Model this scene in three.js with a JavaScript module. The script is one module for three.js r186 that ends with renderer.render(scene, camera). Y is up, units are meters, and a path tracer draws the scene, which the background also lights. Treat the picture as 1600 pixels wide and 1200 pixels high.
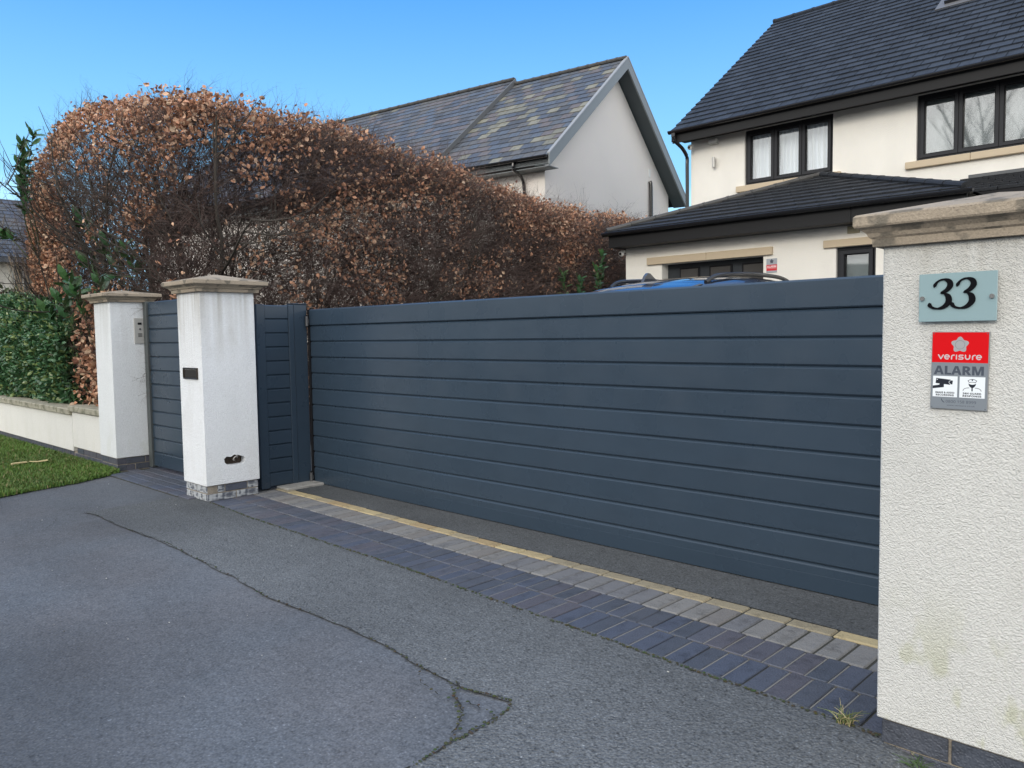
import * as THREE from 'three';
import { mergeGeometries } from 'three/addons/utils/BufferGeometryUtils.js';
import { Brush, Evaluator, SUBTRACTION } from 'three-bvh-csg';

// ------------------------------------------------------------------ camera, sky, sun, exposure
const scene = new THREE.Scene();
const camera = new THREE.PerspectiveCamera(52.0, 4 / 3, 0.05, 2000);
camera.position.set(0, 1.509, 4.417);
{
  const yaw = 0.7688, pitch = -0.0622, roll = -0.0143;
  const f = new THREE.Vector3(-Math.sin(yaw) * Math.cos(pitch), Math.sin(pitch), -Math.cos(yaw) * Math.cos(pitch));
  const r0 = new THREE.Vector3().crossVectors(f, new THREE.Vector3(0, 1, 0)).normalize();
  const u0 = new THREE.Vector3().crossVectors(r0, f);
  const r = r0.clone().multiplyScalar(Math.cos(roll)).addScaledVector(u0, Math.sin(roll));
  const u = r0.clone().multiplyScalar(-Math.sin(roll)).addScaledVector(u0, Math.cos(roll));
  camera.quaternion.setFromRotationMatrix(new THREE.Matrix4().makeBasis(r, u, f.clone().negate()));
}
const SUN = new THREE.Vector3(0.25, 0.42, 1).normalize();
const sun = new THREE.DirectionalLight(new THREE.Color().setRGB(1.0, 0.93, 0.82), 0.75);
sun.position.copy(SUN).multiplyScalar(60); sun.target.position.set(-5, 0, 0);
sun.position.add(sun.target.position);
sun.castShadow = true; sun.shadow.radius = 30; sun.shadow.mapSize.set(2048, 2048);
Object.assign(sun.shadow.camera, { left: -30, right: 30, top: 30, bottom: -30, near: 1, far: 140 });
scene.add(sun, sun.target);
{
  const W = 512, H = 256, d = new Float32Array(W * H * 4);
  const mix = (a, b, t) => a + (b - a) * t, ss = (a, b, x) => { const t = Math.min(1, Math.max(0, (x - a) / (b - a))); return t * t * (3 - 2 * t); };
  for (let j = 0; j < H; j++) for (let i = 0; i < W; i++) {
    const el = ((j + 0.5) / H - 0.5) * Math.PI, az = ((i + 0.5) / W - 0.5) * 2 * Math.PI;
    const y = Math.sin(el), x = Math.cos(el) * Math.cos(az), z = Math.cos(el) * Math.sin(az);
    const e = Math.max(0, y);
    const a = ss(0.06, 0.5, e), b = ss(0.4, 1, e);
    let c = [mix(mix(0.27, 0.042, a), 0.07, b), mix(mix(0.58, 0.225, a), 0.26, b), mix(mix(0.82, 0.66, a), 0.62, b)];
    // the low winter sun's side of the sky is pale and hazy
    const ca = (x * SUN.x + z * SUN.z) / Math.hypot(SUN.x, SUN.z) / Math.max(0.05, Math.hypot(x, z));
    const h = Math.max(ss(-0.25, 0.75, ca), 0.85 * ss(-0.1, 0.8, x)) * (1 - 0.35 * ss(0.3, 1, e)) + 0.3 * ss(0.5, 1, e);
    const hz = [1.22, 1.22, 1.2];
    c = c.map((v, k) => mix(v, hz[k], h));
    const g = ss(-0.05, 0.0, y);
    c = c.map((v, k) => mix([0.13, 0.13, 0.13][k], v, g));
    d.set([c[0], c[1], c[2], 1], (j * W + i) * 4);
  }
  const t = new THREE.DataTexture(d, W, H, THREE.RGBAFormat, THREE.FloatType);
  t.mapping = THREE.EquirectangularReflectionMapping; t.magFilter = t.minFilter = THREE.LinearFilter; t.needsUpdate = true;
  scene.background = t; scene.environment = t;
}
const renderer = new THREE.WebGLRenderer({ antialias: true });
renderer.toneMapping = THREE.LinearToneMapping;
renderer.toneMappingExposure = 1.58;
renderer.shadowMap.enabled = true;

// ------------------------------------------------------------------ helpers
function rngOf(s) { return () => { s |= 0; s = s + 0x6D2B79F5 | 0; let t = Math.imul(s ^ s >>> 15, 1 | s); t = t + Math.imul(t ^ t >>> 7, 61 | t) ^ t; return ((t ^ t >>> 14) >>> 0) / 4294967296; }; }
const rng = rngOf(12345), rr = (a, b, r = rng) => a + (b - a) * r();
const mix = (a, b, t) => a + (b - a) * t, clamp = (x, a = 0, b = 1) => Math.min(b, Math.max(a, x));
const sstep = (a, b, x) => { const t = clamp((x - a) / (b - a)); return t * t * (3 - 2 * t); };
function lut(tab, x) { if (x <= tab[0][0]) return tab[0][1]; for (let i = 1; i < tab.length; i++) if (x <= tab[i][0]) { const [a, b] = tab[i - 1], [c, d] = tab[i]; return b + (d - b) * (x - a) / (c - a); } return tab[tab.length - 1][1]; }
const V = (x, y, z) => new THREE.Vector3(x, y, z);
const perm = new Uint8Array(65536); { const r = rngOf(77); for (let i = 0; i < 65536; i++) perm[i] = r() * 256; }
const hsh = (x, y, s) => perm[(x * 1619 + y * 31337 + s * 6971) & 65535] / 255;
function vn(x, y, per, s) {                                        // periodic value noise
  const xi = Math.floor(x), yi = Math.floor(y), fx = x - xi, fy = y - yi;
  const a = ((xi % per) + per) % per, b = (a + 1) % per, c = ((yi % per) + per) % per, d = (c + 1) % per;
  const u = fx * fx * (3 - 2 * fx), v = fy * fy * (3 - 2 * fy);
  return (hsh(a, c, s) * (1 - u) + hsh(b, c, s) * u) * (1 - v) + (hsh(a, d, s) * (1 - u) + hsh(b, d, s) * u) * v;
}
function fbm(u, v, f, oct, s) { let r = 0, a = 0.5, n = 0; for (let i = 0; i < oct; i++) { r += a * vn(u * f, v * f, f, s + i); n += a; a *= 0.5; f *= 2; } return r / n; }
const enc = (x) => { x = clamp(x); return 255 * (x <= 0.0031308 ? 12.92 * x : 1.055 * Math.pow(x, 1 / 2.4) - 0.055); };
function tex(W, H, fn, srgb, ru = 1, rv = 1) {
  const d = new Uint8Array(W * H * 4);
  for (let j = 0; j < H; j++) for (let i = 0; i < W; i++) {
    const c = fn((i + 0.5) / W, (j + 0.5) / H), k = (j * W + i) * 4;
    if (typeof c === 'number') d[k] = d[k + 1] = d[k + 2] = clamp(c) * 255;
    else for (let q = 0; q < 3; q++) d[k + q] = srgb ? enc(c[q]) : clamp(c[q]) * 255;
    d[k + 3] = 255;
  }
  const t = new THREE.DataTexture(d, W, H, THREE.RGBAFormat);
  t.wrapS = t.wrapT = THREE.RepeatWrapping; t.magFilter = THREE.LinearFilter; t.minFilter = THREE.LinearMipmapLinearFilter; t.generateMipmaps = true;
  if (srgb) t.colorSpace = THREE.SRGBColorSpace;
  t.repeat.set(ru, rv); t.needsUpdate = true; return t;
}
const M = (r, g, b, rough = 0.8, o = {}) => new THREE.MeshStandardMaterial({ color: new THREE.Color().setRGB(r, g, b), roughness: rough, side: THREE.DoubleSide, ...o });
const MP = (r, g, b, rough, o = {}) => new THREE.MeshPhysicalMaterial({ color: new THREE.Color().setRGB(r, g, b), roughness: rough, side: THREE.DoubleSide, ...o });

const used = {}, orig = new WeakMap();
function numbered(n) { const k = used[n] = (used[n] ?? -1) + 1; return k ? `${n}_${String(k).padStart(3, '0')}` : n; }
function tag(o, label, category, group) { o.userData.label = label; o.userData.category = category; if (group) o.userData.group = group; return o; }
function thing(name, label, category, p = [0, 0, 0], group) { const o = new THREE.Group(); o.name = numbered(name); o.position.set(...p); orig.set(o, V(...p)); scene.add(o); return tag(o, label, category, group); }
function shadow(m) { m.castShadow = m.receiveShadow = true; return m; }
// geometry given in world coordinates (or in the rotated local frame of a parent without a recorded origin)
function part(name, geo, mat, parent, extra) {
  const g = Array.isArray(geo) ? merge(geo) : geo, o = orig.get(parent);
  if (o) g.translate(-o.x, -o.y, -o.z);
  const m = shadow(new THREE.Mesh(g, mat)); m.name = name; orig.set(m, o ?? V(0, 0, 0)); parent.add(m);
  if (extra) Object.assign(m.userData, extra);
  return m;
}
function single(name, geo, mat, label, category, p, group) {          // a thing that is one mesh
  const g = Array.isArray(geo) ? merge(geo) : geo; g.translate(-p[0], -p[1], -p[2]);
  const m = shadow(new THREE.Mesh(g, mat)); m.name = numbered(name); m.position.set(...p); orig.set(m, V(...p)); scene.add(m); return tag(m, label, category, group);
}
function struct(name, geo, mat) { const m = shadow(new THREE.Mesh(Array.isArray(geo) ? merge(geo) : geo, mat)); m.name = name; m.userData.kind = 'structure'; orig.set(m, V(0, 0, 0)); scene.add(m); return m; }
function norm(g) { g = g.index ? g.toNonIndexed() : g; for (const k of Object.keys(g.attributes)) if (!['position', 'normal', 'uv'].includes(k)) g.deleteAttribute(k); if (!g.attributes.uv) boxUV(g); if (!g.attributes.normal) g.computeVertexNormals(); return g; }
function merge(list) { return mergeGeometries(list.map(norm)); }
function boxUV(g, ox = 0, oy = 0) {                                  // uv in metres by the dominant axis of every face
  const p = g.attributes.position, uv = new Float32Array(p.count * 2), a = V(), b = V(), c = V(), n = V();
  for (let i = 0; i < p.count; i += 3) {
    a.fromBufferAttribute(p, i); b.fromBufferAttribute(p, i + 1); c.fromBufferAttribute(p, i + 2);
    n.crossVectors(b.clone().sub(a), c.clone().sub(a));
    const ax = Math.abs(n.x), ay = Math.abs(n.y), az = Math.abs(n.z);
    [a, b, c].forEach((q, k) => { const [u, v] = ay > ax && ay > az ? [q.x, q.z] : ax > az ? [q.z, q.y] : [q.x, q.y]; uv[(i + k) * 2] = u + ox; uv[(i + k) * 2 + 1] = v + oy; });
  }
  g.setAttribute('uv', new THREE.BufferAttribute(uv, 2)); return g;
}
function tris(arr) { const g = new THREE.BufferGeometry(); g.setAttribute('position', new THREE.Float32BufferAttribute(arr, 3)); g.computeVertexNormals(); return boxUV(g); }
function quad(out, a, b, c, d) { out.push(...a, ...b, ...c, ...a, ...c, ...d); }
function box(x0, x1, y0, y1, z0, z1, c = 0) {                        // box with chamfered edges
  const h = [(x1 - x0) / 2, (y1 - y0) / 2, (z1 - z0) / 2], m = [(x0 + x1) / 2, (y0 + y1) / 2, (z0 + z1) / 2];
  const pt = (s, a) => s.map((v, k) => m[k] + v * (h[k] - (k === a ? 0 : c))), out = [];
  const add = (P, dir) => {
    const e1 = P[1].map((v, k) => v - P[0][k]), e2 = P[2].map((v, k) => v - P[0][k]);
    const n = [e1[1] * e2[2] - e1[2] * e2[1], e1[2] * e2[0] - e1[0] * e2[2], e1[0] * e2[1] - e1[1] * e2[0]];
    if (n[0] * dir[0] + n[1] * dir[1] + n[2] * dir[2] < 0) P.reverse();
    for (let i = 2; i < P.length; i++) out.push(...P[0], ...P[i - 1], ...P[i]);
  };
  for (let a = 0; a < 3; a++) for (const s of [-1, 1]) {
    const b = (a + 1) % 3, d = (a + 2) % 3, q = [[-1, -1], [1, -1], [1, 1], [-1, 1]].map(([p, r]) => { const v = [0, 0, 0]; v[a] = s; v[b] = p; v[d] = r; return pt(v, a); });
    const n = [0, 0, 0]; n[a] = s; add(q, n);
    if (c) for (const t of [-1, 1]) { const f = (w, k) => { const v = [0, 0, 0]; v[a] = s; v[b] = t; v[d] = w; return pt(v, k); }; const n2 = [0, 0, 0]; n2[a] = s; n2[b] = t; add([f(-1, a), f(1, a), f(1, b), f(-1, b)], n2); }
  }
  if (c) for (const x of [-1, 1]) for (const y of [-1, 1]) for (const z of [-1, 1]) { const s = [x, y, z]; add([pt(s, 0), pt(s, 1), pt(s, 2)], s); }
  return tris(out);
}
function prism(poly, axis, a, b) {                                    // polygon extruded along an axis: 'x' takes (z,y), 'z' takes (x,y), 'y' takes (x,z)
  const to = (p, t) => axis === 'x' ? [t, p[1], p[0]] : axis === 'z' ? [p[0], p[1], t] : [p[0], t, p[1]], out = [], n = poly.length;
  for (let i = 0; i < n; i++) { const p = poly[i], q = poly[(i + 1) % n]; quad(out, to(p, a), to(q, a), to(q, b), to(p, b)); }
  for (const f of THREE.ShapeUtils.triangulateShape(poly.map((p) => new THREE.Vector2(...p)), [])) { out.push(...f.flatMap((k) => to(poly[k], a))); out.push(...[...f].reverse().flatMap((k) => to(poly[k], b))); }
  return tris(out);
}
function tube(pts, r0, r1 = r0, seg = 6, closed = false) {            // tapered tube along a polyline
  const out = [], rings = [];
  pts = pts.map((p) => (p.isVector3 ? p : V(...p)));
  pts.forEach((p, i) => {
    const d = (pts[i + 1] ?? p).clone().sub(pts[i - 1] ?? p).normalize(), u = (Math.abs(d.y) < 0.9 ? V(0, 1, 0) : V(1, 0, 0)).cross(d).normalize(), w = d.clone().cross(u);
    const r = mix(r0, r1, i / (pts.length - 1 || 1));
    rings.push([...Array(seg).keys()].map((k) => { const t = k / seg * 2 * Math.PI; return p.clone().addScaledVector(u, r * Math.cos(t)).addScaledVector(w, r * Math.sin(t)).toArray(); }));
  });
  for (let i = 1; i < rings.length; i++) for (let k = 0; k < seg; k++) quad(out, rings[i - 1][k], rings[i - 1][(k + 1) % seg], rings[i][(k + 1) % seg], rings[i][k]);
  for (const R of [rings[0], rings[rings.length - 1]]) for (let k = 2; k < seg; k++) out.push(...R[0], ...R[k - 1], ...R[k]);
  return tris(out);
}
function smoothTube(pts, r0, r1, n, seg = 6) { const c = new THREE.CatmullRomCurve3(pts.map((p) => V(...p))); return tube(c.getPoints(n), r0, r1, seg); }
function squareLoft(x0, x1, z0, z1, prof, apex) {                     // square rings grown outwards by prof[i][0] at heights prof[i][1], closed by a low pyramid
  const out = [], R = prof.map(([o, y]) => [[x0 - o, y, z0 - o], [x0 - o, y, z1 + o], [x1 + o, y, z1 + o], [x1 + o, y, z0 - o]]);
  for (let i = 1; i < R.length; i++) for (let k = 0; k < 4; k++) quad(out, R[i - 1][k], R[i - 1][(k + 1) % 4], R[i][(k + 1) % 4], R[i][k]);
  const L = R[R.length - 1], A = [(x0 + x1) / 2, apex, (z0 + z1) / 2];
  for (let k = 0; k < 4; k++) out.push(...L[k], ...L[(k + 1) % 4], ...A);
  const B = R[0]; quad(out, B[3], B[2], B[1], B[0]);
  return tris(out);
}
function wallWithHoles(x0, x1, y0, y1, zFront, th, holes) {           // wall facing +z with rectangular openings
  const s = new THREE.Shape([[x0, y0], [x1, y0], [x1, y1], [x0, y1]].map((p) => new THREE.Vector2(...p)));
  for (const [a, b, c, d] of holes) s.holes.push(new THREE.Path([[a, c], [a, d], [b, d], [b, c]].map((p) => new THREE.Vector2(...p))));
  const g = new THREE.ExtrudeGeometry(s, { depth: th, bevelEnabled: false }); g.translate(0, 0, zFront - th); g.computeVertexNormals(); return boxUV(g);
}

// ------------------------------------------------------------------ procedural textures and materials
const asphaltN = (u, v, s) => [fbm(u, v, 3, 4, s), fbm(u, v, 40, 3, s + 9), vn(u * 420, v * 420, 420, s + 20), vn(u * 230, v * 230, 230, s + 31)];
const tOld = tex(1536, 1536, (u, v) => { const [a, b, c, d] = asphaltN(u, v, 1); let k = 0.78 + 0.3 * a + 0.16 * (b - 0.5) + 0.5 * (c - 0.5) + 0.3 * (d - 0.5); if (c > 0.94) k *= 1.6; if (d < 0.05) k *= 0.7; const w = fbm(u, v, 5, 3, 60) - 0.5; return [0.104 * k * (1 + 0.12 * w), 0.110 * k, 0.122 * k * (1 - 0.08 * w)]; }, true, 1 / 2.6, 1 / 2.6);
const tOldB = tex(1024, 1024, (u, v) => 0.5 * vn(u * 320, v * 320, 320, 5) + 0.5 * fbm(u, v, 90, 2, 8), false, 1 / 2.6, 1 / 2.6);
const tNew = tex(1536, 1536, (u, v) => { const [a, b, c, d] = asphaltN(u, v, 41); let k = 0.72 + 0.2 * a + 0.2 * (b - 0.5) + 0.6 * (c - 0.5) + 0.35 * (d - 0.5); if (c > 0.93) k *= 1.7; if (d < 0.12) k *= 0.6; return [0.112 * k, 0.119 * k, 0.125 * k]; }, true, 1 / 2.2, 1 / 2.2);
const tNewB = tex(1024, 1024, (u, v) => 0.7 * vn(u * 260, v * 260, 260, 5) + 0.3 * fbm(u, v, 100, 2, 8), false, 1 / 2.2, 1 / 2.2);
const mOld = M(1, 1, 1, 0.82, { vertexColors: true, map: tOld, bumpMap: tOldB, bumpScale: 0.004 });
const mNew = M(1, 1, 1, 0.85, { vertexColors: true, map: tNew, bumpMap: tNewB, bumpScale: 0.007 });
const tCoarseR = tex(1024, 1024, (u, v) => 0.5 * vn(u * 170, v * 170, 170, 3) + 0.5 * vn(u * 330, v * 330, 330, 9), false, 1 / 0.8, 1 / 0.8);
const tFineR = tex(1024, 1024, (u, v) => 0.55 * vn(u * 140, v * 140, 140, 13) + 0.45 * vn(u * 280, v * 280, 280, 19), false, 1 / 0.8, 1 / 0.8);
function renderTex(seed, algae, streak, base) {                       // cement render with rain streaks under the cap and algae near the ground: 1.1 m x 2.1 m
  return tex(512, 1024, (u, v) => {
    const y = v * 2.1, n = fbm(u, v, 6, 4, seed), f = vn(u * 150, v * 300, 300, seed + 7);
    let k = 1 + 0.10 * (n - 0.5) + 0.10 * (f - 0.5);
    const st = vn(u * 46, v * 3, 46, seed + 3) * vn(u * 17, v * 2, 17, seed + 5), top = sstep(0.95, 1.9, y);
    const dirt = clamp(streak * (top * top * Math.pow(st, 1.1) * 1.5 + 0.22 * sstep(0.55, 0.8, n)));
    const al = clamp(algae * sstep(0.7, 0.15, y) * sstep(0.5, 0.62, fbm(u, v, 9, 5, seed + 11)) * 1.2);
    const c = base.map((b) => b * k);
    return [mix(mix(c[0], 0.33, dirt * 0.6), 0.40, al * 0.42), mix(mix(c[1], 0.30, dirt * 0.6), 0.41, al * 0.42), mix(mix(c[2], 0.24, dirt * 0.6), 0.20, al * 0.42)];
  }, true, 1 / 1.1, 1 / 2.1);
}
const mRenderRight = M(1, 1, 1, 0.93, { map: renderTex(3, 1, 0.75, [0.64, 0.635, 0.605]), bumpMap: tCoarseR, bumpScale: 0.005 });
const mRenderMid = M(1, 1, 1, 0.93, { map: renderTex(23, 0.1, 0.9, [0.81, 0.83, 0.85]), bumpMap: tFineR, bumpScale: 0.006 });
const mRenderLeft = M(1, 1, 1, 0.93, { map: renderTex(43, 0.25, 0.45, [0.80, 0.82, 0.83]), bumpMap: tFineR, bumpScale: 0.005 });
const mRenderWall = M(1, 1, 1, 0.93, { map: renderTex(63, 0.1, 0.3, [0.78, 0.765, 0.72]), bumpMap: tFineR, bumpScale: 0.003 });
const tHouse = tex(512, 512, (u, v) => { const k = 1 + 0.14 * (fbm(u, v, 4, 5, 91) - 0.5) + 0.06 * (fbm(u, v * 0.25, 16, 4, 97) - 0.5); return [0.83 * k, 0.80 * k, 0.735 * k]; }, true, 1 / 3, 1 / 3);
const mHouse = M(1, 1, 1, 0.93, { map: tHouse, bumpMap: tFineR, bumpScale: 0.004 });
const tNeigh = tex(512, 512, (u, v) => { const k = 1 + 0.08 * (fbm(u, v, 4, 5, 95) - 0.5); return [0.79 * k, 0.735 * k, 0.68 * k]; }, true, 1 / 4, 1 / 4);
const mNeigh = M(1, 1, 1, 0.93, { map: tNeigh, bumpMap: tFineR, bumpScale: 0.003 });
const tStone = tex(768, 768, (u, v) => { const n = fbm(u, v, 5, 5, 101), m = fbm(u, v, 11, 4, 107), f = vn(u * 200, v * 200, 200, 4), p = vn(u * 70, v * 70, 70, 8); let k = 0.9 + 0.35 * (n - 0.5) + 0.2 * (f - 0.5); if (p < 0.06) k *= 0.7; const d = sstep(0.52, 0.66, m); return [mix(0.38, 0.19, d) * k, mix(0.315, 0.165, d) * k, mix(0.24, 0.13, d) * k]; }, true, 1 / 0.9, 1 / 0.9);
const mStone = M(1, 1, 1, 0.9, { map: tStone, bumpMap: tFineR, bumpScale: 0.0022 });
const mSill = M(0.55, 0.45, 0.32, 0.85, { bumpMap: tFineR, bumpScale: 0.002 });
const tCoping = tex(512, 512, (u, v) => { const n = fbm(u, v, 5, 5, 201), f = vn(u * 150, v * 150, 150, 4); const k = 0.85 + 0.5 * (n - 0.5) + 0.2 * (f - 0.5), d = sstep(0.5, 0.7, fbm(u, v, 9, 4, 207)); return [mix(0.46, 0.27, d) * k, mix(0.43, 0.26, d) * k, mix(0.335, 0.19, d) * k]; }, true, 1 / 0.8, 1 / 0.8);
const mCoping = M(1, 1, 1, 0.9, { map: tCoping, bumpMap: tFineR, bumpScale: 0.004 });
const tBrick = tex(512, 512, (u, v) => { const n = fbm(u, v, 12, 4, 301), f = vn(u * 160, v * 160, 160, 4); const p = sstep(0.62, 0.72, fbm(u, v, 18, 3, 331)); const k = (0.5 + 1.0 * n + 0.35 * (f - 0.5)) * (1 + 0.45 * p); return [k, k, k]; }, true, 1 / 0.7, 1 / 0.7);
const tBrickB = tex(512, 512, (u, v) => 0.6 * fbm(u, v, 14, 4, 321) + 0.4 * vn(u * 130, v * 130, 130, 325), false, 1 / 0.7, 1 / 0.7);
const brickMat = (r, g, b, ro = 0.55) => M(r, g, b, ro, { map: tBrick, bumpMap: tBrickB, bumpScale: 0.006 });
const mBlue = [[0.082, 0.092, 0.122], [0.075, 0.088, 0.124], [0.092, 0.098, 0.124], [0.09, 0.091, 0.114], [0.078, 0.086, 0.108], [0.094, 0.092, 0.112], [0.07, 0.08, 0.104]].map((c) => brickMat(...c, 0.5));
const mGreySett = [[0.17, 0.17, 0.175], [0.195, 0.19, 0.185], [0.155, 0.157, 0.168], [0.21, 0.205, 0.2], [0.175, 0.165, 0.158]].map((c) => brickMat(...c, 0.85));
const mYellow = [[0.40, 0.32, 0.185], [0.33, 0.275, 0.18], [0.28, 0.24, 0.165], [0.43, 0.35, 0.20], [0.36, 0.27, 0.15]].map((c) => brickMat(...c, 0.85));
const tEff = [0, 1, 2].map((k) => tex(256, 128, (u, v) => { const n = fbm(u, v, 8, 3, 401 + k * 9), s = vn(u * 11, v * 2, 11, 411 + k), w = 0.75 * clamp(sstep(0.35, 0.9, s * 0.6 + n * 0.6 + 0.1 * v)); return [mix(0.09, 0.55, w), mix(0.10, 0.57, w), mix(0.125, 0.58, w)]; }, true, 1 / 0.23, 1 / 0.09));
const mEff = tEff.map((t) => M(1, 1, 1, 0.7, { map: t, bumpMap: tFineR, bumpScale: 0.002 }));
const mMortar = M(0.30, 0.26, 0.21, 0.95, { map: tBrick });
const mJoint = M(0.05, 0.05, 0.04, 0.95, { map: tBrick });
const mConcrete = M(0.33, 0.32, 0.30, 0.9, { map: tBrick, bumpMap: tFineR, bumpScale: 0.003 });
const tGate = tex(512, 512, (u, v) => { const k = 0.97 + 0.13 * (fbm(u, v, 5, 4, 501) - 0.5) + 0.1 * (fbm(u * 0.25, v, 36, 3, 505) - 0.5) + 0.03 * (vn(u * 120, v * 120, 120, 6) - 0.5); return [k, k, k]; }, true, 1 / 1.5, 1 / 1.5);
const tGateR = tex(512, 512, (u, v) => 0.31 + 0.2 * (fbm(u, v, 7, 4, 511) - 0.5), false, 1 / 1.5, 1 / 1.5);
const gateMats = [0.97, 1.0, 1.03, 0.985].map((k) => MP(0.034 * k, 0.0545 * k, 0.081 * k, 1, { map: tGate, roughnessMap: tGateR, specularIntensity: 1 }));
const mGate = gateMats[1];
const mBlack = MP(0.012, 0.012, 0.014, 0.5, { specularIntensity: 0.3 }), mFrame = MP(0.026, 0.027, 0.031, 0.4, { specularIntensity: 0.45 }), mFascia = MP(0.018, 0.018, 0.019, 0.5, { specularIntensity: 0.4 }), mGutter = M(0.013, 0.013, 0.015, 0.25);
const mChrome = M(0.42, 0.42, 0.42, 0.25, { metalness: 1 }), mSteel = M(0.50, 0.49, 0.46, 0.42, { metalness: 0.25 }), mWhitePl = M(0.78, 0.77, 0.74, 0.5);
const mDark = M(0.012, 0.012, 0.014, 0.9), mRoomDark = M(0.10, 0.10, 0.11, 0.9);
const mGlass = MP(0.95, 0.97, 0.97, 0.03, { transmission: 1, thickness: 0, ior: 1.9 });
const mCurtain = M(0.86, 0.88, 0.93, 0.9), mBlind = M(0.27, 0.29, 0.30, 0.9), mGlassR = MP(0.95, 0.97, 0.97, 0.03, { transmission: 1, thickness: 0, ior: 2.3 });
const slateBump = { bumpMap: tFineR, bumpScale: 0.004, map: tBrick };
const mTile = [0.9, 1.0, 1.1, 0.82, 1.2].map((k) => MP(0.033 * k, 0.041 * k, 0.056 * k, 0.65, { ...slateBump, specularIntensity: 0.5 }));
const mTileG = [0.95, 1.0, 1.1].map((k) => MP(0.026 * k, 0.028 * k, 0.032 * k, 0.6, { ...slateBump, specularIntensity: 0.5 }));
const mSlate = [[0.10, 0.11, 0.14], [0.085, 0.10, 0.145], [0.12, 0.12, 0.135], [0.075, 0.08, 0.10], [0.19, 0.185, 0.165], [0.24, 0.23, 0.20], [0.14, 0.125, 0.14], [0.10, 0.12, 0.17]].map((c) => MP(c[0] * 0.95, c[1] * 0.95, c[2] * 0.86, 0.55, { ...slateBump, specularIntensity: 0.7 }));
const mRidge = M(0.075, 0.073, 0.07, 0.8, slateBump);
const mBarge = M(0.20, 0.22, 0.23, 0.55);

// ------------------------------------------------------------------ the ground
const groundY = (x, z) => -0.13 * sstep(-1.02, -0.35, x) * sstep(0.9, 1.6, z);
function gridSheet(xs, zf, n, y, jag = null) {                        // sheet over columns xs, each from zf(x)[0] to zf(x)[1]
  const out = [], P = xs.map((x) => { const [a, b] = zf(x); return [...Array(n + 1).keys()].map((j) => { const z = mix(a, b, j / n); return [x, y + groundY(x, z), z]; }); });
  for (let i = 1; i < xs.length; i++) for (let j = 0; j < n; j++) quad(out, P[i - 1][j], P[i - 1][j + 1], P[i][j + 1], P[i][j]);
  const g = tris(out), p = g.attributes.position, c = new Float32Array(p.count * 3);
  for (let i = 0; i < p.count; i++) { const x = p.getX(i), z = p.getZ(i), u = x * 0.012 + 0.5, v = z * 0.03 + 0.5, k = 1 + 0.85 * (fbm(u, v, 24, 4, 1200) - 0.5) + 0.75 * (fbm(u + 0.3, v * 0.6, 60, 3, 1300) - 0.5), q = 0.05 * (fbm(u, v, 12, 2, 1400) - 0.5); c.set([k * (1 + q), k, k * (1 - q)], i * 3); }
  g.setAttribute('color', new THREE.BufferAttribute(c, 3)); return g;
}
const lin = (a, b, n) => [...Array(n + 1).keys()].map((i) => mix(a, b, i / n));
{
  const g = new THREE.PlaneGeometry(1600, 1600).rotateX(-Math.PI / 2).toNonIndexed(); g.translate(0, -0.35, 0); boxUV(g);
  const tEarth = tex(512, 512, (u, v) => { const k = 0.8 + 0.5 * (fbm(u, v, 6, 5, 700) - 0.5); return [0.075 * k, 0.085 * k, 0.045 * k]; }, true, 1 / 6, 1 / 6);
  struct('ground', g, M(1, 1, 1, 0.95, { map: tEarth }));
  // soil behind the front wall and under the hedges
  struct('planting_bed', [box(-40, -9.62, -0.3, 0.03, -12, 1.0), box(-9.62, -9.3, -0.3, 0.012, -12, -0.4)], M(0.05, 0.038, 0.028, 0.95, { map: tBrick }));
}
struct('road', box(-70, 40, -0.34, -0.13, 7.01, 15), M(1, 1, 1, 0.85, { map: tOld }));
{ // unseen bank behind the viewer, placed to darken reflections and low-angle light
  const out = [], h = (x, z) => -0.3 + 6.2 * sstep(17, 34, z) * (0.75 + 0.5 * fbm(x * 0.004 + 0.5, z * 0.004, 24, 3, 31)), xs = lin(-120, 100, 60), zs = lin(15, 70, 24);
  for (let i = 1; i < xs.length; i++) for (let j = 1; j < zs.length; j++) quad(out, [xs[i - 1], h(xs[i - 1], zs[j - 1]), zs[j - 1]], [xs[i - 1], h(xs[i - 1], zs[j]), zs[j]], [xs[i], h(xs[i], zs[j]), zs[j]], [xs[i], h(xs[i], zs[j - 1]), zs[j - 1]]);
  struct('unseen_bank', tris(out), M(0.06, 0.062, 0.042, 0.95, { map: tBrick }));
}
// the drive behind the gate rises towards the house
struct('driveway', prism([[-0.18, -0.3], [-0.18, -0.006], [-7.0, 0.5], [-14, 0.5], [-14, -0.3]], 'x', -9.28, 3), M(1, 1, 1, 0.85, { map: tNew }));
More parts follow.
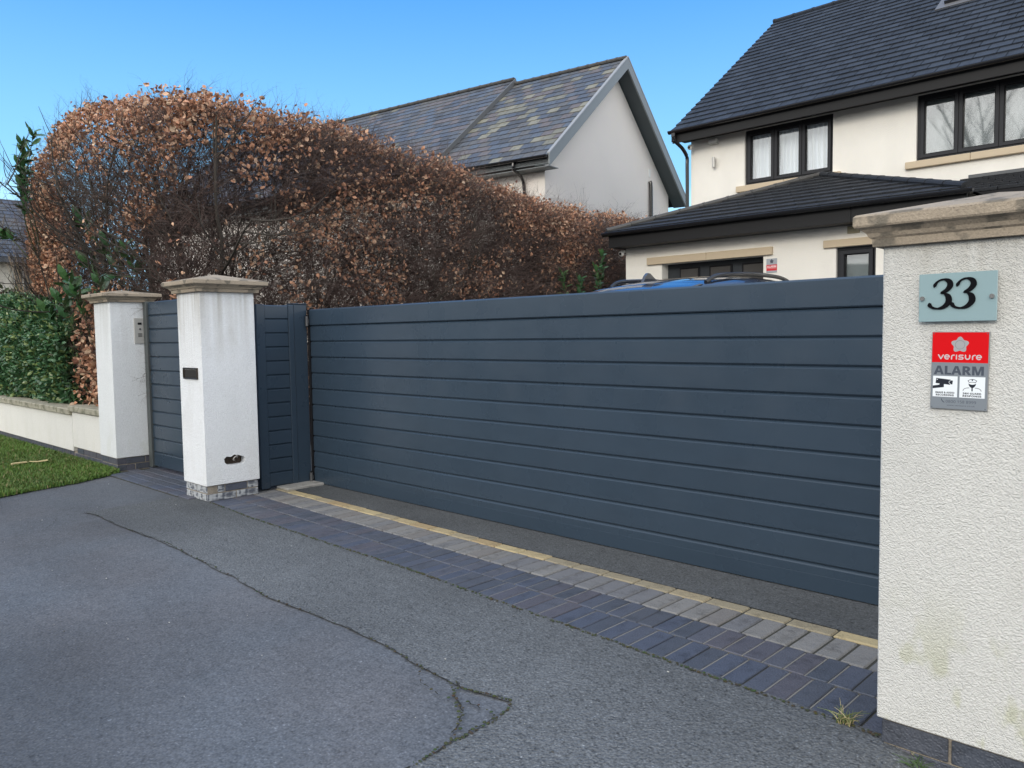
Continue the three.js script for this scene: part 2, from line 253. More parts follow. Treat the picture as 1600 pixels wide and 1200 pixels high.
// newer asphalt between the seam and the block paving; it swings towards the viewer at its right end
const seam = [[-7.6, 2.13], [-7.3, 2.09], [-6.6, 2.10], [-5.9, 2.07], [-5.36, 2.10], [-4.7, 2.13], [-4.15, 2.18], [-3.6, 2.15], [-3.08, 2.16], [-2.75, 2.2], [-2.47, 2.22], [-2.32, 2.19], [-2.21, 2.17], [-2.165, 2.24], [-2.145, 2.33], [-2.14, 2.55], [-2.13, 2.75], [-2.09, 3.3], [-2.06, 4.5], [-2.05, 7]];
const paveFront = (x) => lut([[-7.1, 1.19], [-6.1, 1.25], [-4.9, 1.275], [-3.9, 1.29], [-3.0, 1.345], [-2.1, 1.385], [-1.0, 1.44], [2, 1.6]], x);
struct('pavement', gridSheet([...lin(-70, -13, 14), ...lin(-12.5, 2.5, 170), ...lin(3, 40, 12)], (x) => [x > -7.2 && x < 0.5 ? paveFront(Math.max(x, -7.1)) + 0.1 : 0.05, 7], 80, -0.004), mOld);
const seamNoise = (x) => 0.03 * (fbm(x * 0.1 + 5, 0.3, 64, 3, 44) - 0.5);
{
  const xs = [...lin(-7.5, -2.22, 160), ...lin(-2.215, -2.12, 12), ...lin(-2.1, 1.8, 30)];
  struct('asphalt_strip', gridSheet(xs, (x) => [paveFront(Math.max(x, -7.1)) - 0.02, lut(seam, x) + seamNoise(x)], 30, 0.004), mNew);
}
{ // cracks: thin dark gaps, with moss in them
  const ribs = [], moss = [], r = rngOf(5);
  const crack = (pts, w, dens) => {
    const c = new THREE.CatmullRomCurve3(pts.map(([x, z]) => V(x, 0, z)), false, 'centripetal'), n = Math.ceil(c.getLength() / 0.03), P = c.getPoints(n), out = [], L = [];
    P.forEach((p, i) => { const d = (P[i + 1] ?? p).clone().sub(P[i - 1] ?? p).normalize(), nx = -d.z, nz = d.x, o = (r() - 0.5) * 0.022, ww = w * (0.35 + 0.9 * r()); const y = 0.008 + groundY(p.x, p.z); L.push([[p.x + nx * (o + ww), y, p.z + nz * (o + ww)], [p.x + nx * (o - ww), y, p.z + nz * (o - ww)]]);
      for (let k = 0; k < dens; k++) if (r() < 0.55) moss.push([p.x + nx * (r() - 0.5) * w * 7, y, p.z + nz * (r() - 0.5) * w * 7]); });
    for (let i = 1; i < L.length; i++) if (fbm(i * 0.013 + w * 50, 0.5, 64, 2, 77) > 0.46) quad(out, L[i - 1][0], L[i - 1][1], L[i][1], L[i][0]);
    ribs.push(tris(out));
  };
  crack(seam.slice(1, 16), 0.0022, 1);
  crack([[-7.3, 2.09], [-7.5, 2.3], [-7.2, 2.45], [-6.99, 2.61], [-6.95, 2.9]], 0.0025, 0);
  crack([[-2.5, 2.2], [-2.42, 2.3], [-2.3, 2.36], [-2.22, 2.45], [-2.13, 2.6]], 0.005, 4);
  crack([[-2.42, 2.3], [-2.28, 2.29], [-2.145, 2.3]], 0.003, 2);
  crack([[-2.15, 2.3], [-2.14, 2.55], [-2.13, 2.75], [-2.09, 3.3]], 0.004, 3);
  crack([[-2.75, 2.2], [-2.6, 2.31], [-2.42, 2.33]], 0.0025, 1);
  struct('pavement_crack', ribs, M(0.022, 0.022, 0.018, 1));
  for (let x = -7; x < -1; x += 0.006) if (r() < 0.5) moss.push([x, 0.008, paveFront(x) + (r() - 0.3) * 0.02]);
  const g = new THREE.IcosahedronGeometry(1, 0), im = new THREE.InstancedMesh(g, M(0.05, 0.054, 0.03, 1), moss.length), m4 = new THREE.Matrix4();
  moss.forEach((p, i) => { const s = 0.003 + 0.006 * r(); m4.makeScale(s, s * 0.45, s); m4.setPosition(...p); im.setMatrixAt(i, m4); im.setColorAt(i, new THREE.Color().setRGB(0.7 + r() * 0.6, 0.7 + r() * 0.6, 0.6 + r() * 0.5)); });
  im.name = 'moss'; im.userData = { kind: 'stuff', label: 'low moss growing in the cracks of the asphalt and along the block paving', category: 'moss' }; scene.add(shadow(im));
  const grit = new THREE.InstancedMesh(new THREE.IcosahedronGeometry(1, 0), M(0.45, 0.44, 0.41, 0.9), 150);
  for (let i = 0; i < 170; i++) { const x = rr(-9, -0.5, r), z = rr(1.3, 4, r), s = 0.0015 + 0.0035 * r() ** 3; m4.makeScale(s * (1 + r()), s * 0.6, s); m4.setPosition(x, 0.006 + groundY(x, z), z); grit.setMatrixAt(i, m4); const k = r() < 0.6 ? 1 : 0.15; grit.setColorAt(i, new THREE.Color().setRGB(k, k, k)); }
  grit.name = 'grit'; grit.userData = { kind: 'stuff', label: 'pale and dark crumbs of grit scattered over the asphalt', category: 'grit' }; scene.add(shadow(grit));
}
// ------------------------------------------------------------------ block paving: rows of single pavers
{
  const L0 = -7.18, L1 = -0.98;
  const edge = (k) => (x) => { const f = (x + 7.1) / 6.1; return [mix(0.352, 0.50, f), mix(0.465, 0.605, f), mix(0.735, 0.875, f), lut([[-7.1, 0.945], [-5, 1.0], [-3, 1.06], [-1, 1.14]], x), paveFront(x) - 0.008][k]; };
  const bed = struct('paving_strip', gridSheet(lin(-7.24, 0.5, 60), (x) => [edge(0)(x) - 0.012, paveFront(x) + 0.004], 6, -0.007), mJoint);
  const kinds = [mYellow, mGreySett, mBlue, mBlue], wid = [0.2447, 0.1228, 0.1015, 0.1015], gap = [0.009, 0.012, 0.009, 0.009], nm = ['paver', 'paver', 'paver', 'paver'];
  const r = rngOf(31), jointsLight = [], joints2 = [];
  for (let k = 0; k < 4; k++) {
    let x = L0 + (k === 1 ? 0.03 : k === 2 ? 0.05 : 0) + (k === 0 ? 0.02 : 0);
    while (x < L1 + 0.2) {
      const w = wid[k] * (1 + (r() - 0.5) * 0.05), xm = x + w / 2, a = edge(k)(xm) + gap[k] / 2, b = edge(k + 1)(xm) - gap[k] / 2, y = groundY(xm, (a + b) / 2) + (r() - 0.5) * 0.004;
      if (!(x > -1.15 && k > 1 && x + w > -0.97)) {
        const m = part(nm[k], box(x + gap[k] / 2, x + w - gap[k] / 2, -0.05, 0.002 + y, a + (r() - 0.5) * 0.006, b + (r() - 0.5) * 0.005, k < 2 ? 0.007 : 0.004), kinds[k][Math.floor(r() * kinds[k].length)], bed);
        
      }
      if (k > 1 && r() < 0.6) jointsLight.push(box(x - 0.0028, x + 0.0028, -0.03, -0.0015 + y, a + 0.01, b - 0.005));
      x += w;
    }
  }
  for (let x = L0; x < -1; x += 0.05) joints2.push(box(x, x + 0.05, -0.03, -0.003 + (r() - 0.5) * 0.002, edge(3)(x) - 0.005, edge(3)(x) + 0.005));
  part('mortar', jointsLight, M(0.23, 0.22, 0.20, 0.95), bed, { kind: 'stuff' });
  part('mortar', joints2, M(0.13, 0.12, 0.10, 0.95), bed, { kind: 'stuff' });
  // asphalt between the yellow row and the gate
  struct('asphalt_apron', gridSheet(lin(-7.24, 0.5, 50), (x) => [-0.3, edge(0)(x) - 0.008], 10, -0.003), M(0.8, 0.8, 0.8, 0.85, { vertexColors: true, map: tNew, bumpMap: tNewB, bumpScale: 0.006 }));
  struct('concrete_pad', box(-7.2, -6.98, -0.02, 0.02, 0.0, 0.42, 0.006), mConcrete);
  // dark setts in front of the small gate between the two pillars
  const path = struct('path', box(-9.5, -7.3, -0.03, 0.002, -0.4, 1.28), mJoint);
  for (let j = 0; j < 7; j++) for (let i = 0; i < 9; i++) {
    const x0 = -9.5 + i * 0.245 + (j % 2) * 0.12, z0 = 0.42 + j * 0.122; if (x0 > -7.5) continue;
    part('paver', box(x0 + 0.004, x0 + 0.24, -0.02, 0.012 + (r() - 0.5) * 0.004, z0 + 0.004, z0 + 0.118, 0.004), mBlue[Math.floor(r() * 5)], path);
  }
}
// ------------------------------------------------------------------ lawn verge
const lawnEdge = [[-9.42, 1.12], [-9.4, 1.16], [-9.1, 1.68], [-9.0, 2.08], [-8.85, 2.45], [-8.7, 3.0], [-8.5, 4.0], [-8.4, 5.2]];
const lawnX = (z) => lut(lawnEdge.map(([x, q]) => [q, x]), z);
{
  const out = [], zs = lin(1.1, 5.2, 40);
  for (let i = 1; i < zs.length; i++) { const a = lawnX(zs[i - 1]), b = lawnX(zs[i]); quad(out, [-40, 0.006, zs[i - 1]], [-40, 0.006, zs[i]], [b, 0.006, zs[i]], [a, 0.006, zs[i - 1]]); }
  struct('lawn', tris(out), M(0.045, 0.075, 0.018, 0.95, { map: tBrick }));
  const blade = tris([-0.004, 0, 0, 0.004, 0, 0, 0.003, 0.6, 0.12, -0.004, 0, 0, 0.003, 0.6, 0.12, -0.003, 0.6, 0.12, -0.003, 0.6, 0.12, 0.003, 0.6, 0.12, 0, 1, 0.4]);
  const r = rngOf(9), N = 60000, im = new THREE.InstancedMesh(blade, M(0.9, 0.9, 0.9, 0.7), N), d = new THREE.Object3D(); let n = 0;
  while (n < N) {
    const z = 1.12 + 3.4 * r() ** 1.6, x = lawnX(z) - 0.0 - (r() ** 1.5) * 9 + (r() - 0.5) * 0.06; if (z < 1.15 && x > -9.5) continue;
    d.position.set(x, 0.004, z); d.rotation.set((r() - 0.5) * 0.7, r() * 6.28, (r() - 0.5) * 0.7); const h = 0.028 + 0.03 * r(); d.scale.set(1 + r() * 0.6, h, h); d.updateMatrix(); im.setMatrixAt(n, d.matrix);
    const p = fbm(x * 0.05 + 3, z * 0.05, 32, 3, 12); im.setColorAt(n, r() < 0.07 ? new THREE.Color().setRGB(0.26, 0.21, 0.10) : new THREE.Color().setRGB(mix(0.06, 0.10, r()) + 0.03 * p, mix(0.135, 0.21, p), mix(0.02, 0.035, r()))); n++;
  }
  im.name = 'grass'; im.userData = { kind: 'stuff', label: 'short bright green grass of the verge in front of the low wall', category: 'grass' }; scene.add(shadow(im));
  const mStick = M(0.62, 0.50, 0.27, 0.8);
  single('stick', smoothTube([[-10.83, 0.05, 1.87], [-10.85, 0.052, 1.79], [-10.86, 0.05, 1.70]], 0.012, 0.010, 6, 5), mStick, 'short pale split stick lying on the grass, left one of two', 'stick', [-10.83, 0.04, 1.8]);
  single('stick', smoothTube([[-10.86, 0.055, 1.67], [-10.8, 0.05, 1.6], [-10.75, 0.06, 1.5]], 0.005, 0.010, 6, 5), mStick, 'thinner pale split stick on the grass, right one of two, nearer the wall', 'stick', [-10.8, 0.04, 1.6]);
}
function tuft(name, label, p, n, h, cols, seed) {
  const r = rngOf(seed), t = thing(name, label, 'weed', p), geos = cols.map(() => []);
  for (let i = 0; i < n; i++) { const a = r() * 6.28, l = h * (0.5 + r()), b = 0.4 + r() * 0.9, x0 = p[0] + (r() - 0.5) * 0.05, z0 = p[2] + (r() - 0.5) * 0.05; const P = [0, 0.35, 0.7, 1].map((s) => [x0 + Math.cos(a) * l * b * s * s, p[1] + l * s * (1 - 0.45 * s), z0 + Math.sin(a) * l * b * s * s]);
    geos[Math.floor(r() * cols.length)].push(smoothTube(P, 0.0022, 0.0007, 6, 3)); }
  geos.forEach((g, i) => part('blades', g, cols[i], t, { kind: 'stuff' }));
}
tuft('grass_weed', 'tuft of green and straw coloured weed at the left foot of the right pillar', [-1.135, 0.005, 1.43], 60, 0.055, [M(0.10, 0.14, 0.035, 0.8), M(0.42, 0.34, 0.18, 0.8), M(0.14, 0.17, 0.06, 0.8)], 3);
tuft('grass_weed', 'small green weed in the asphalt against the brick base of the right pillar', [-0.85, -0.03, 1.53], 40, 0.04, [M(0.06, 0.11, 0.03, 0.8)], 4);

// ------------------------------------------------------------------ pillars
function plinth(t, x0, x1, z0, z1, yTop, rows, mats, seed, faces = ['front', 'right']) {   // courses of bricks on the visible faces round a mortar core
  const r = rngOf(seed), bh = (yTop - 0.0) / rows;
  part('mortar', box(x0 + 0.006, x1 - 0.006, -0.15, yTop - 0.002, z0 + 0.006, z1 - 0.006), mMortar, t);
  for (let j = 0; j < rows; j++) {
    const ya = yTop - (j + 1) * bh + 0.004, yb = yTop - j * bh - 0.006;
    const split = (a, b, off) => { const L = [], w = 0.225; for (let s = a - off; s < b - 0.01; s += w) { const p = Math.max(s, a), q = Math.min(s + w, b); if (q - p > 0.04) L.push([p + (p > a ? 0.005 : 0), q - (q < b ? 0.005 : 0)]); } return L; };
    const off = j % 2 ? 0.115 : 0.0;
    if (faces.includes('front')) for (const [a, b] of split(x0, x1, off)) part('brick', box(a, b, ya, yb, z1 - 0.1, z1 + (r() - 0.5) * 0.003, 0.003), mats[Math.floor(r() * mats.length)], t);
    if (faces.includes('right')) for (const [a, b] of split(z0, z1 - 0.101, 0.115 - off)) part('brick', box(x1 - 0.1, x1 + (r() - 0.5) * 0.003, ya, yb, a, b, 0.003), mats[Math.floor(r() * mats.length)], t);
  }
}
const capProf = (y, h, o) => [[-0.02, y], [o * 0.35, y], [o * 0.38, y + h * 0.24], [o * 0.48, y + h * 0.30], [o * 0.56, y + h * 0.42], [o * 0.75, y + h * 0.54], [o * 0.95, y + h * 0.6], [o, y + h * 0.66], [o, y + h * 0.93], [o - 0.008, y + h]];
function pillar(name, label, x0, x1, z0, z1, yb, yt, mat, capH, capO, apex, cut, pos) {
  const t = thing(name, label, 'gate pillar', pos);
  let g = box(x0, x1, yb, yt, z0, z1, 0.004);
  if (cut) { const A = new Brush(g, mat), B = new Brush(cut, mat); A.updateMatrixWorld(); B.updateMatrixWorld(); g = norm(new Evaluator().evaluate(A, B, SUBTRACTION).geometry.clone()); g.clearGroups(); }
  // move the colour map so that its height starts at the ground
  part('shaft', g, mat, t);
  part('cap', squareLoft(x0, x1, z0, z1, capProf(yt, capH, capO), apex), mStone, t);
  return t;
}
{ // right pillar
  const t = pillar('gate_pillar', 'large cream roughcast pillar at the right with the number plate and red alarm sign', -1.0, -0.42, 0.93, 1.49, 0.096, 1.80, mRenderRight, 0.11, 0.078, 1.985, null, [-0.71, 0, 1.21]);
  plinth(t, -0.985, -0.435, 0.945, 1.478, 0.094, 1, mBlue.slice(4), 71, ['front']);
  const r = rngOf(4); for (const [a, b] of [[-0.99, -0.885], [-0.875, -0.665], [-0.655, -0.435]]) part('brick', box(a, b, -0.085, -0.002, 1.37, 1.478, 0.003), mBlue[4 + Math.floor(r() * 2)], t);
}
{ // middle pillar, with a broken hole and a cable end
  const hole = new THREE.Shape(); [[0.825, 0.345], [0.84, 0.332], [0.92, 0.33], [1.0, 0.335], [1.025, 0.36], [1.03, 0.395], [1.005, 0.415], [0.96, 0.408], [0.93, 0.425], [0.88, 0.415], [0.85, 0.405], [0.822, 0.39]].forEach(([z, y], i) => (i ? hole.lineTo(-z, y - 0.01) : hole.moveTo(-z, y - 0.01)));
  const hg = new THREE.ExtrudeGeometry(hole, { depth: 0.2, bevelEnabled: false }); hg.rotateY(Math.PI / 2); hg.translate(-7.2, 0, 0); hg.computeVertexNormals(); boxUV(hg);
  const t = pillar('gate_pillar', 'white rendered pillar in the middle with a letter slot and a broken cable hole', -7.53, -7.05, 0.675, 1.21, 0.148, 1.945, mRenderMid, 0.11, 0.10, 2.125, hg, [-7.29, 0, 0.94]);
  plinth(t, -7.515, -7.062, 0.69, 1.198, 0.146, 2, [...mEff, ...mEff, mBlue[0]], 72);
  part('hole_lining', box(-7.19, -7.12, 0.3, 0.44, 0.80, 1.05), M(0.10, 0.075, 0.055, 1, { map: tBrick, bumpMap: tCoarseR, bumpScale: 0.02 }), t);
  single('cable', smoothTube([[-7.118, 0.37, 0.87], [-7.08, 0.395, 0.88], [-7.045, 0.40, 0.91], [-7.036, 0.38, 0.945], [-7.05, 0.362, 0.93], [-7.1, 0.362, 0.92]], 0.006, 0.006, 20, 6), M(0.33, 0.31, 0.29, 0.6), 'grey cable end curling out of the broken hole low in the middle pillar', 'cable', [-7.06, 0.37, 0.9]);
  const lb = thing('letter_slot', 'bronze letter slot let into the narrow face of the middle pillar', 'letterbox', [-7.28, 1.19, 1.21]);
  const mBr = M(0.055, 0.042, 0.035, 0.35, { metalness: 0.6 });
  part('frame', [box(-7.43, -7.13, 1.232, 1.246, 1.205, 1.226, 0.003), box(-7.43, -7.13, 1.140, 1.150, 1.205, 1.226, 0.003), box(-7.43, -7.415, 1.1505, 1.2315, 1.205, 1.226, 0.003), box(-7.145, -7.13, 1.1505, 1.2315, 1.205, 1.226, 0.003)], mBr, lb);
  part('flap', box(-7.413, -7.147, 1.152, 1.226, 1.207, 1.2185, 0.002), mBr, lb);
}
{ // left pillar
  const t = pillar('gate_pillar', 'white rendered pillar at the left end of the low wall with the steel intercom', -10.03, -9.52, 0.68, 1.13, 0.155, 1.95, mRenderLeft, 0.1, 0.10, 2.10, null, [-9.78, 0, 0.9]);
  plinth(t, -10.02, -9.53, 0.695, 1.12, 0.153, 2, mBlue.slice(3), 73);
  const k = thing('intercom', 'brushed steel intercom panel on the left pillar beside the small gate', 'intercom', [-9.52, 1.6, 0.82]);
  part('plate', box(-9.525, -9.508, 1.47, 1.765, 0.755, 0.875, 0.003), mSteel, k);
  part('lens', box(-9.51, -9.505, 1.69, 1.715, 0.79, 0.835, 0.002), mBlack, k);
  part('button', new THREE.CylinderGeometry(0.011, 0.011, 0.008, 14).rotateZ(Math.PI / 2).translate(-9.506, 1.64, 0.812), mChrome, k);
  part('slots', [0, 1, 2, 3].map((i) => box(-9.509, -9.506, 1.585 - i * 0.012, 1.590 - i * 0.012, 0.79, 0.835)), mBlack, k);
}
// ------------------------------------------------------------------ low front wall
{
  const t = thing('garden_wall', 'low cream rendered wall with stone copings and a dark brick base behind the grass', 'wall', [-12.5, 0, 0.98]);
  part('wall_panel', box(-24, -11.135, 0.09, 0.56, 0.84, 1.095, 0.004), mRenderWall, t);
  part('wall_panel', box(-11.118, -10.035, 0.15, 0.595, 0.84, 1.095, 0.004), mRenderWall, t);
  part('mortar', box(-24, -10.03, -0.1, 0.088, 0.86, 1.08), mMortar, t); part('mortar', box(-11.03, -10.04, 0.0885, 0.149, 0.86, 1.08), mMortar, t);
  const r = rngOf(6), far = [];
  for (let x = -24; x < -11.15; x += 0.078) { const g = box(x + 0.003, x + 0.073, -0.06, 0.083, 1.0, 1.085 + r() * 0.003, 0.002); if (x < -15) far.push(g); else part('brick', g, mBlue[2 + Math.floor(r() * 5)], t); }
  part('brick_course', far, mBlue[4], t, { kind: 'stuff' });
  for (let j = 0; j < 2; j++) for (let x = -11.1 + j * 0.11; x < -10.06; x += 0.23) part('brick', box(x + 0.004, Math.min(x + 0.222, -10.04), 0.004 + j * 0.072, 0.068 + j * 0.072, 1.0, 1.087 + r() * 0.003, 0.003), mBlue[3 + Math.floor(r() * 4)], t);
  for (let x = -24; x < -11.2; x += 0.62) part('coping_stone', box(x + 0.004, Math.min(x + 0.615, -11.12), 0.562, 0.64 + (r() - 0.5) * 0.004, 0.78, 1.135 + (r() - 0.5) * 0.005, 0.008), mCoping, t);
  for (const [a, b] of [[-11.19, -10.62], [-10.61, -10.04]]) part('coping_stone', box(a, b, 0.642 - 0.035, 0.68, 0.78, 1.128, 0.008), mCoping, t);
}
// ------------------------------------------------------------------ driveway gate, side panel and small gate
function boardsX(t, x0, x1, ys, z0, z1, name = 'board', c = 0.014) {     // horizontal boards with a V joint between them, along x
  const zc = (z0 + z1) / 2;
  for (let i = 1; i < ys.length; i++) { const a = ys[i] + 0.0006, b = ys[i - 1] - 0.0006; part(name, prism([[z0, a], ...(i === ys.length - 1 ? [[z1, a]] : [[z1 - c, a], [z1, a + c * 0.85]]), [z1, b - c], [z1 - c, b], [z0, b]], 'x', x0, x1), gateMats[(i * 7 + 3) % 4], t); }
  part('backing_core', box(x0 + 0.01, x1 - 0.01, ys[ys.length - 1] + 0.01, ys[0] + 0.004, z0 - 0.008, z0 - 0.001), mBlack, t);  // black backing added to stop light leaking through the board joints
}
{
  const t = thing('driveway_gate', 'wide anthracite driveway gate of horizontal boards between the middle and right pillars', 'gate', [-4, 0, -0.03]);
  const ys = [1.633]; for (let i = 1; i <= 9; i++) ys.push(1.633 - i * 0.1632); ys.push(0.102);
  part('top_rail', prism([[-0.075, 1.635], [0.0, 1.635], [0.008, 1.643], [0.008, 1.79], [-0.004, 1.802], [-0.063, 1.802], [-0.075, 1.79]], 'x', -7.16, -0.3), gateMats[1], t);
  boardsX(t, -7.16, -0.3, ys, -0.06, 0.0);
  part('bottom_rail', box(-7.16, -0.3, 0.003, 0.1025, -0.06, 0.0006, 0.0015), gateMats[0], t);
  part('dark_gap_stile', box(-7.19, -7.165, 0.003, 1.80, -0.07, 0.0155, 0.003), mBlack, t);  // coloured black to stand for the shaded gap beside the gate post
  for (const y of [1.68, 0.06]) { const h = part('hinge', [new THREE.CylinderGeometry(0.017, 0.017, 0.1, 12).translate(-7.165, y, 0.035), box(-7.19, -7.15, y - 0.02, y + 0.02, 0.016, 0.03, 0.003)], M(0.12, 0.12, 0.125, 0.4, { metalness: 0.5 }), t); part('hinge_pin', new THREE.CylinderGeometry(0.010, 0.010, 0.13, 10).translate(-7.165, y, 0.035), mBlack, h); }
}
{ // return panel between the middle pillar and the gate post; its boards face the drive
  const t = thing('side_panel', 'narrow anthracite panel of short boards between the middle pillar and the gate hinges', 'fence panel', [-7.2, 0, 0.3]);
  part('frame_post', box(-7.26, -7.185, 0.005, 1.845, 0.49, 0.585, 0.005), mGate, t);
  part('backing_core', box(-7.248, -7.225, 0.02, 1.835, 0.2315, 0.4885), mBlack, t);  // added black sheet that keeps light out of the joints
  const ys = []; for (let i = 0; i <= 13; i++) ys.push(1.842 - i * 0.1405); const r = rngOf(2);
  for (let i = 1; i < ys.length; i++) part('board', prism([[-7.25, ys[i] + 0.001], [-7.212, ys[i] + 0.001], [-7.2, ys[i] + 0.011], [-7.2, ys[i - 1] - 0.012], [-7.212, ys[i - 1] - 0.001], [-7.25, ys[i - 1] - 0.001]], 'z', 0.231, 0.489), gateMats[(i * 5) % 4], t);
  part('frame_post', box(-7.26, -7.187, 0.005, 1.845, 0.17, 0.23, 0.005), mGate, t);
  part('gate_post', box(-7.33, -7.193, 0.0, 1.852, 0.016, 0.168, 0.006), gateMats[0], t);
  part('post_cap', box(-7.334, -7.189, 1.853, 1.862, 0.012, 0.169, 0.003), mGate, t);
}
{
  const t = thing('pedestrian_gate', 'narrow anthracite boarded gate between the left and middle pillars', 'gate', [-8.4, 0, 0.74]);
  part('gate_frame', box(-9.50, -9.41, 0.02, 1.955, 0.70, 0.775, 0.005), M(0.075, 0.085, 0.085, 0.5), t);
  const ys = []; for (let i = 0; i <= 12; i++) ys.push(1.952 - i * 0.159);
  boardsX(t, -9.405, -7.62, ys, 0.70, 0.75);
  part('gate_frame', box(-7.615, -7.54, 0.02, 1.955, 0.70, 0.775, 0.005), mGate, t);
}
// ------------------------------------------------------------------ number plate and signs on the right pillar
function ribbonShape(pts, n = 60) {                                    // outline of a stroke whose width varies along a smooth centre line
  const c = new THREE.CatmullRomCurve3(pts.map(([x, y]) => V(x, y, 0)), false, 'centripetal'), L = [], R = [];
  for (let i = 0; i <= n; i++) { const t = i / n, p = c.getPoint(t), d = c.getTangent(t), f = t * (pts.length - 1), k = Math.min(pts.length - 2, Math.floor(f)), w = mix(pts[k][2], pts[k + 1][2], f - k) / 2 * 1.15; L.push(new THREE.Vector2(p.x - d.y * w, p.y + d.x * w)); R.push(new THREE.Vector2(p.x + d.y * w, p.y - d.x * w)); }
  return new THREE.Shape([...L, ...R.reverse()]);
}
{
  const t = thing('number_plate', 'pale blue glass house number plate reading 33 on the right pillar', 'house number', [-0.757, 1.61, 1.51]);
  const g = box(-0.874, -0.641, 1.533, 1.694, 1.506, 1.514, 0.0015), ma = new THREE.Matrix4().makeTranslation(0.757, -1.61, -1.51);
  part('glass_plate', g, MP(0.36, 0.50, 0.53, 0.12, { transmission: 0.2, thickness: 0, clearcoat: 1, clearcoatRoughness: 0.04 }), t);
  for (const x of [-0.862, -0.655]) { part('stud', [new THREE.CylinderGeometry(0.0075, 0.0075, 0.006, 18).rotateX(Math.PI / 2).translate(x, 1.612, 1.518), new THREE.CylinderGeometry(0.005, 0.005, 0.03, 12).rotateX(Math.PI / 2).translate(x, 1.612, 1.4995)], mChrome, t); }
  const three = [[-0.30, 0.72, 0.02], [-0.285, 0.79, 0.12], [-0.19, 0.925, 0.06], [0.02, 0.985, 0.05], [0.24, 0.90, 0.15], [0.30, 0.77, 0.21], [0.20, 0.62, 0.14], [0.0, 0.53, 0.04], [0.13, 0.51, 0.04], [0.30, 0.40, 0.17], [0.36, 0.24, 0.22], [0.24, 0.08, 0.14], [0.0, 0.01, 0.05], [-0.24, 0.055, 0.07], [-0.355, 0.15, 0.13], [-0.38, 0.21, 0.03]];
  for (const cx of [-0.806, -0.737]) {
    const d = new THREE.ExtrudeGeometry(ribbonShape(three), { depth: 0.04, bevelEnabled: false }), sh = new THREE.Matrix4().set(1, 0.20, 0, -0.1, 0, 1, 0, 0, 0, 0, 1, 0, 0, 0, 0, 1);
    d.applyMatrix4(sh); d.scale(0.080, 0.099, 0.1); d.translate(cx, 1.576, 1.5142); part('numeral', d, MP(0.004, 0.004, 0.006, 0.5, { specularIntensity: 0.15 }), t);
  }
  t.rotation.z = 0.0;
}
function flower(g, x, y, r, fill, line) {
  g.fillStyle = fill; g.beginPath(); for (let i = 0; i <= 100; i++) { const a = i / 100 * 2 * Math.PI, q = r * (0.86 + 0.14 * Math.cos(5 * a)); const X = x + q * Math.sin(a), Y = y - q * Math.cos(a); i ? g.lineTo(X, Y) : g.moveTo(X, Y); } g.fill();
  g.strokeStyle = line; g.lineWidth = r * 0.05; g.beginPath(); g.arc(x, y, r * 0.52, 0, 6.3); g.stroke();
}
function canvasTex(w, h, draw) { const c = document.createElement('canvas'); c.width = w; c.height = h; draw(c.getContext('2d'), w, h); const t = new THREE.CanvasTexture(c); t.colorSpace = THREE.SRGBColorSpace; return t; }
function fit(g, s, x, y, w, font, px, color) { g.fillStyle = color; g.font = font.replace('PX', px); g.textAlign = 'center'; g.textBaseline = 'alphabetic'; const m = g.measureText(s).width; g.save(); g.translate(x, y); g.scale(w / m, 1); g.fillText(s, 0, 0); g.restore(); }
function signFace(x0, x1, y0, y1, z, mat) { const g = new THREE.PlaneGeometry(x1 - x0, y1 - y0).toNonIndexed(); g.translate((x0 + x1) / 2, (y0 + y1) / 2, z); return g; }
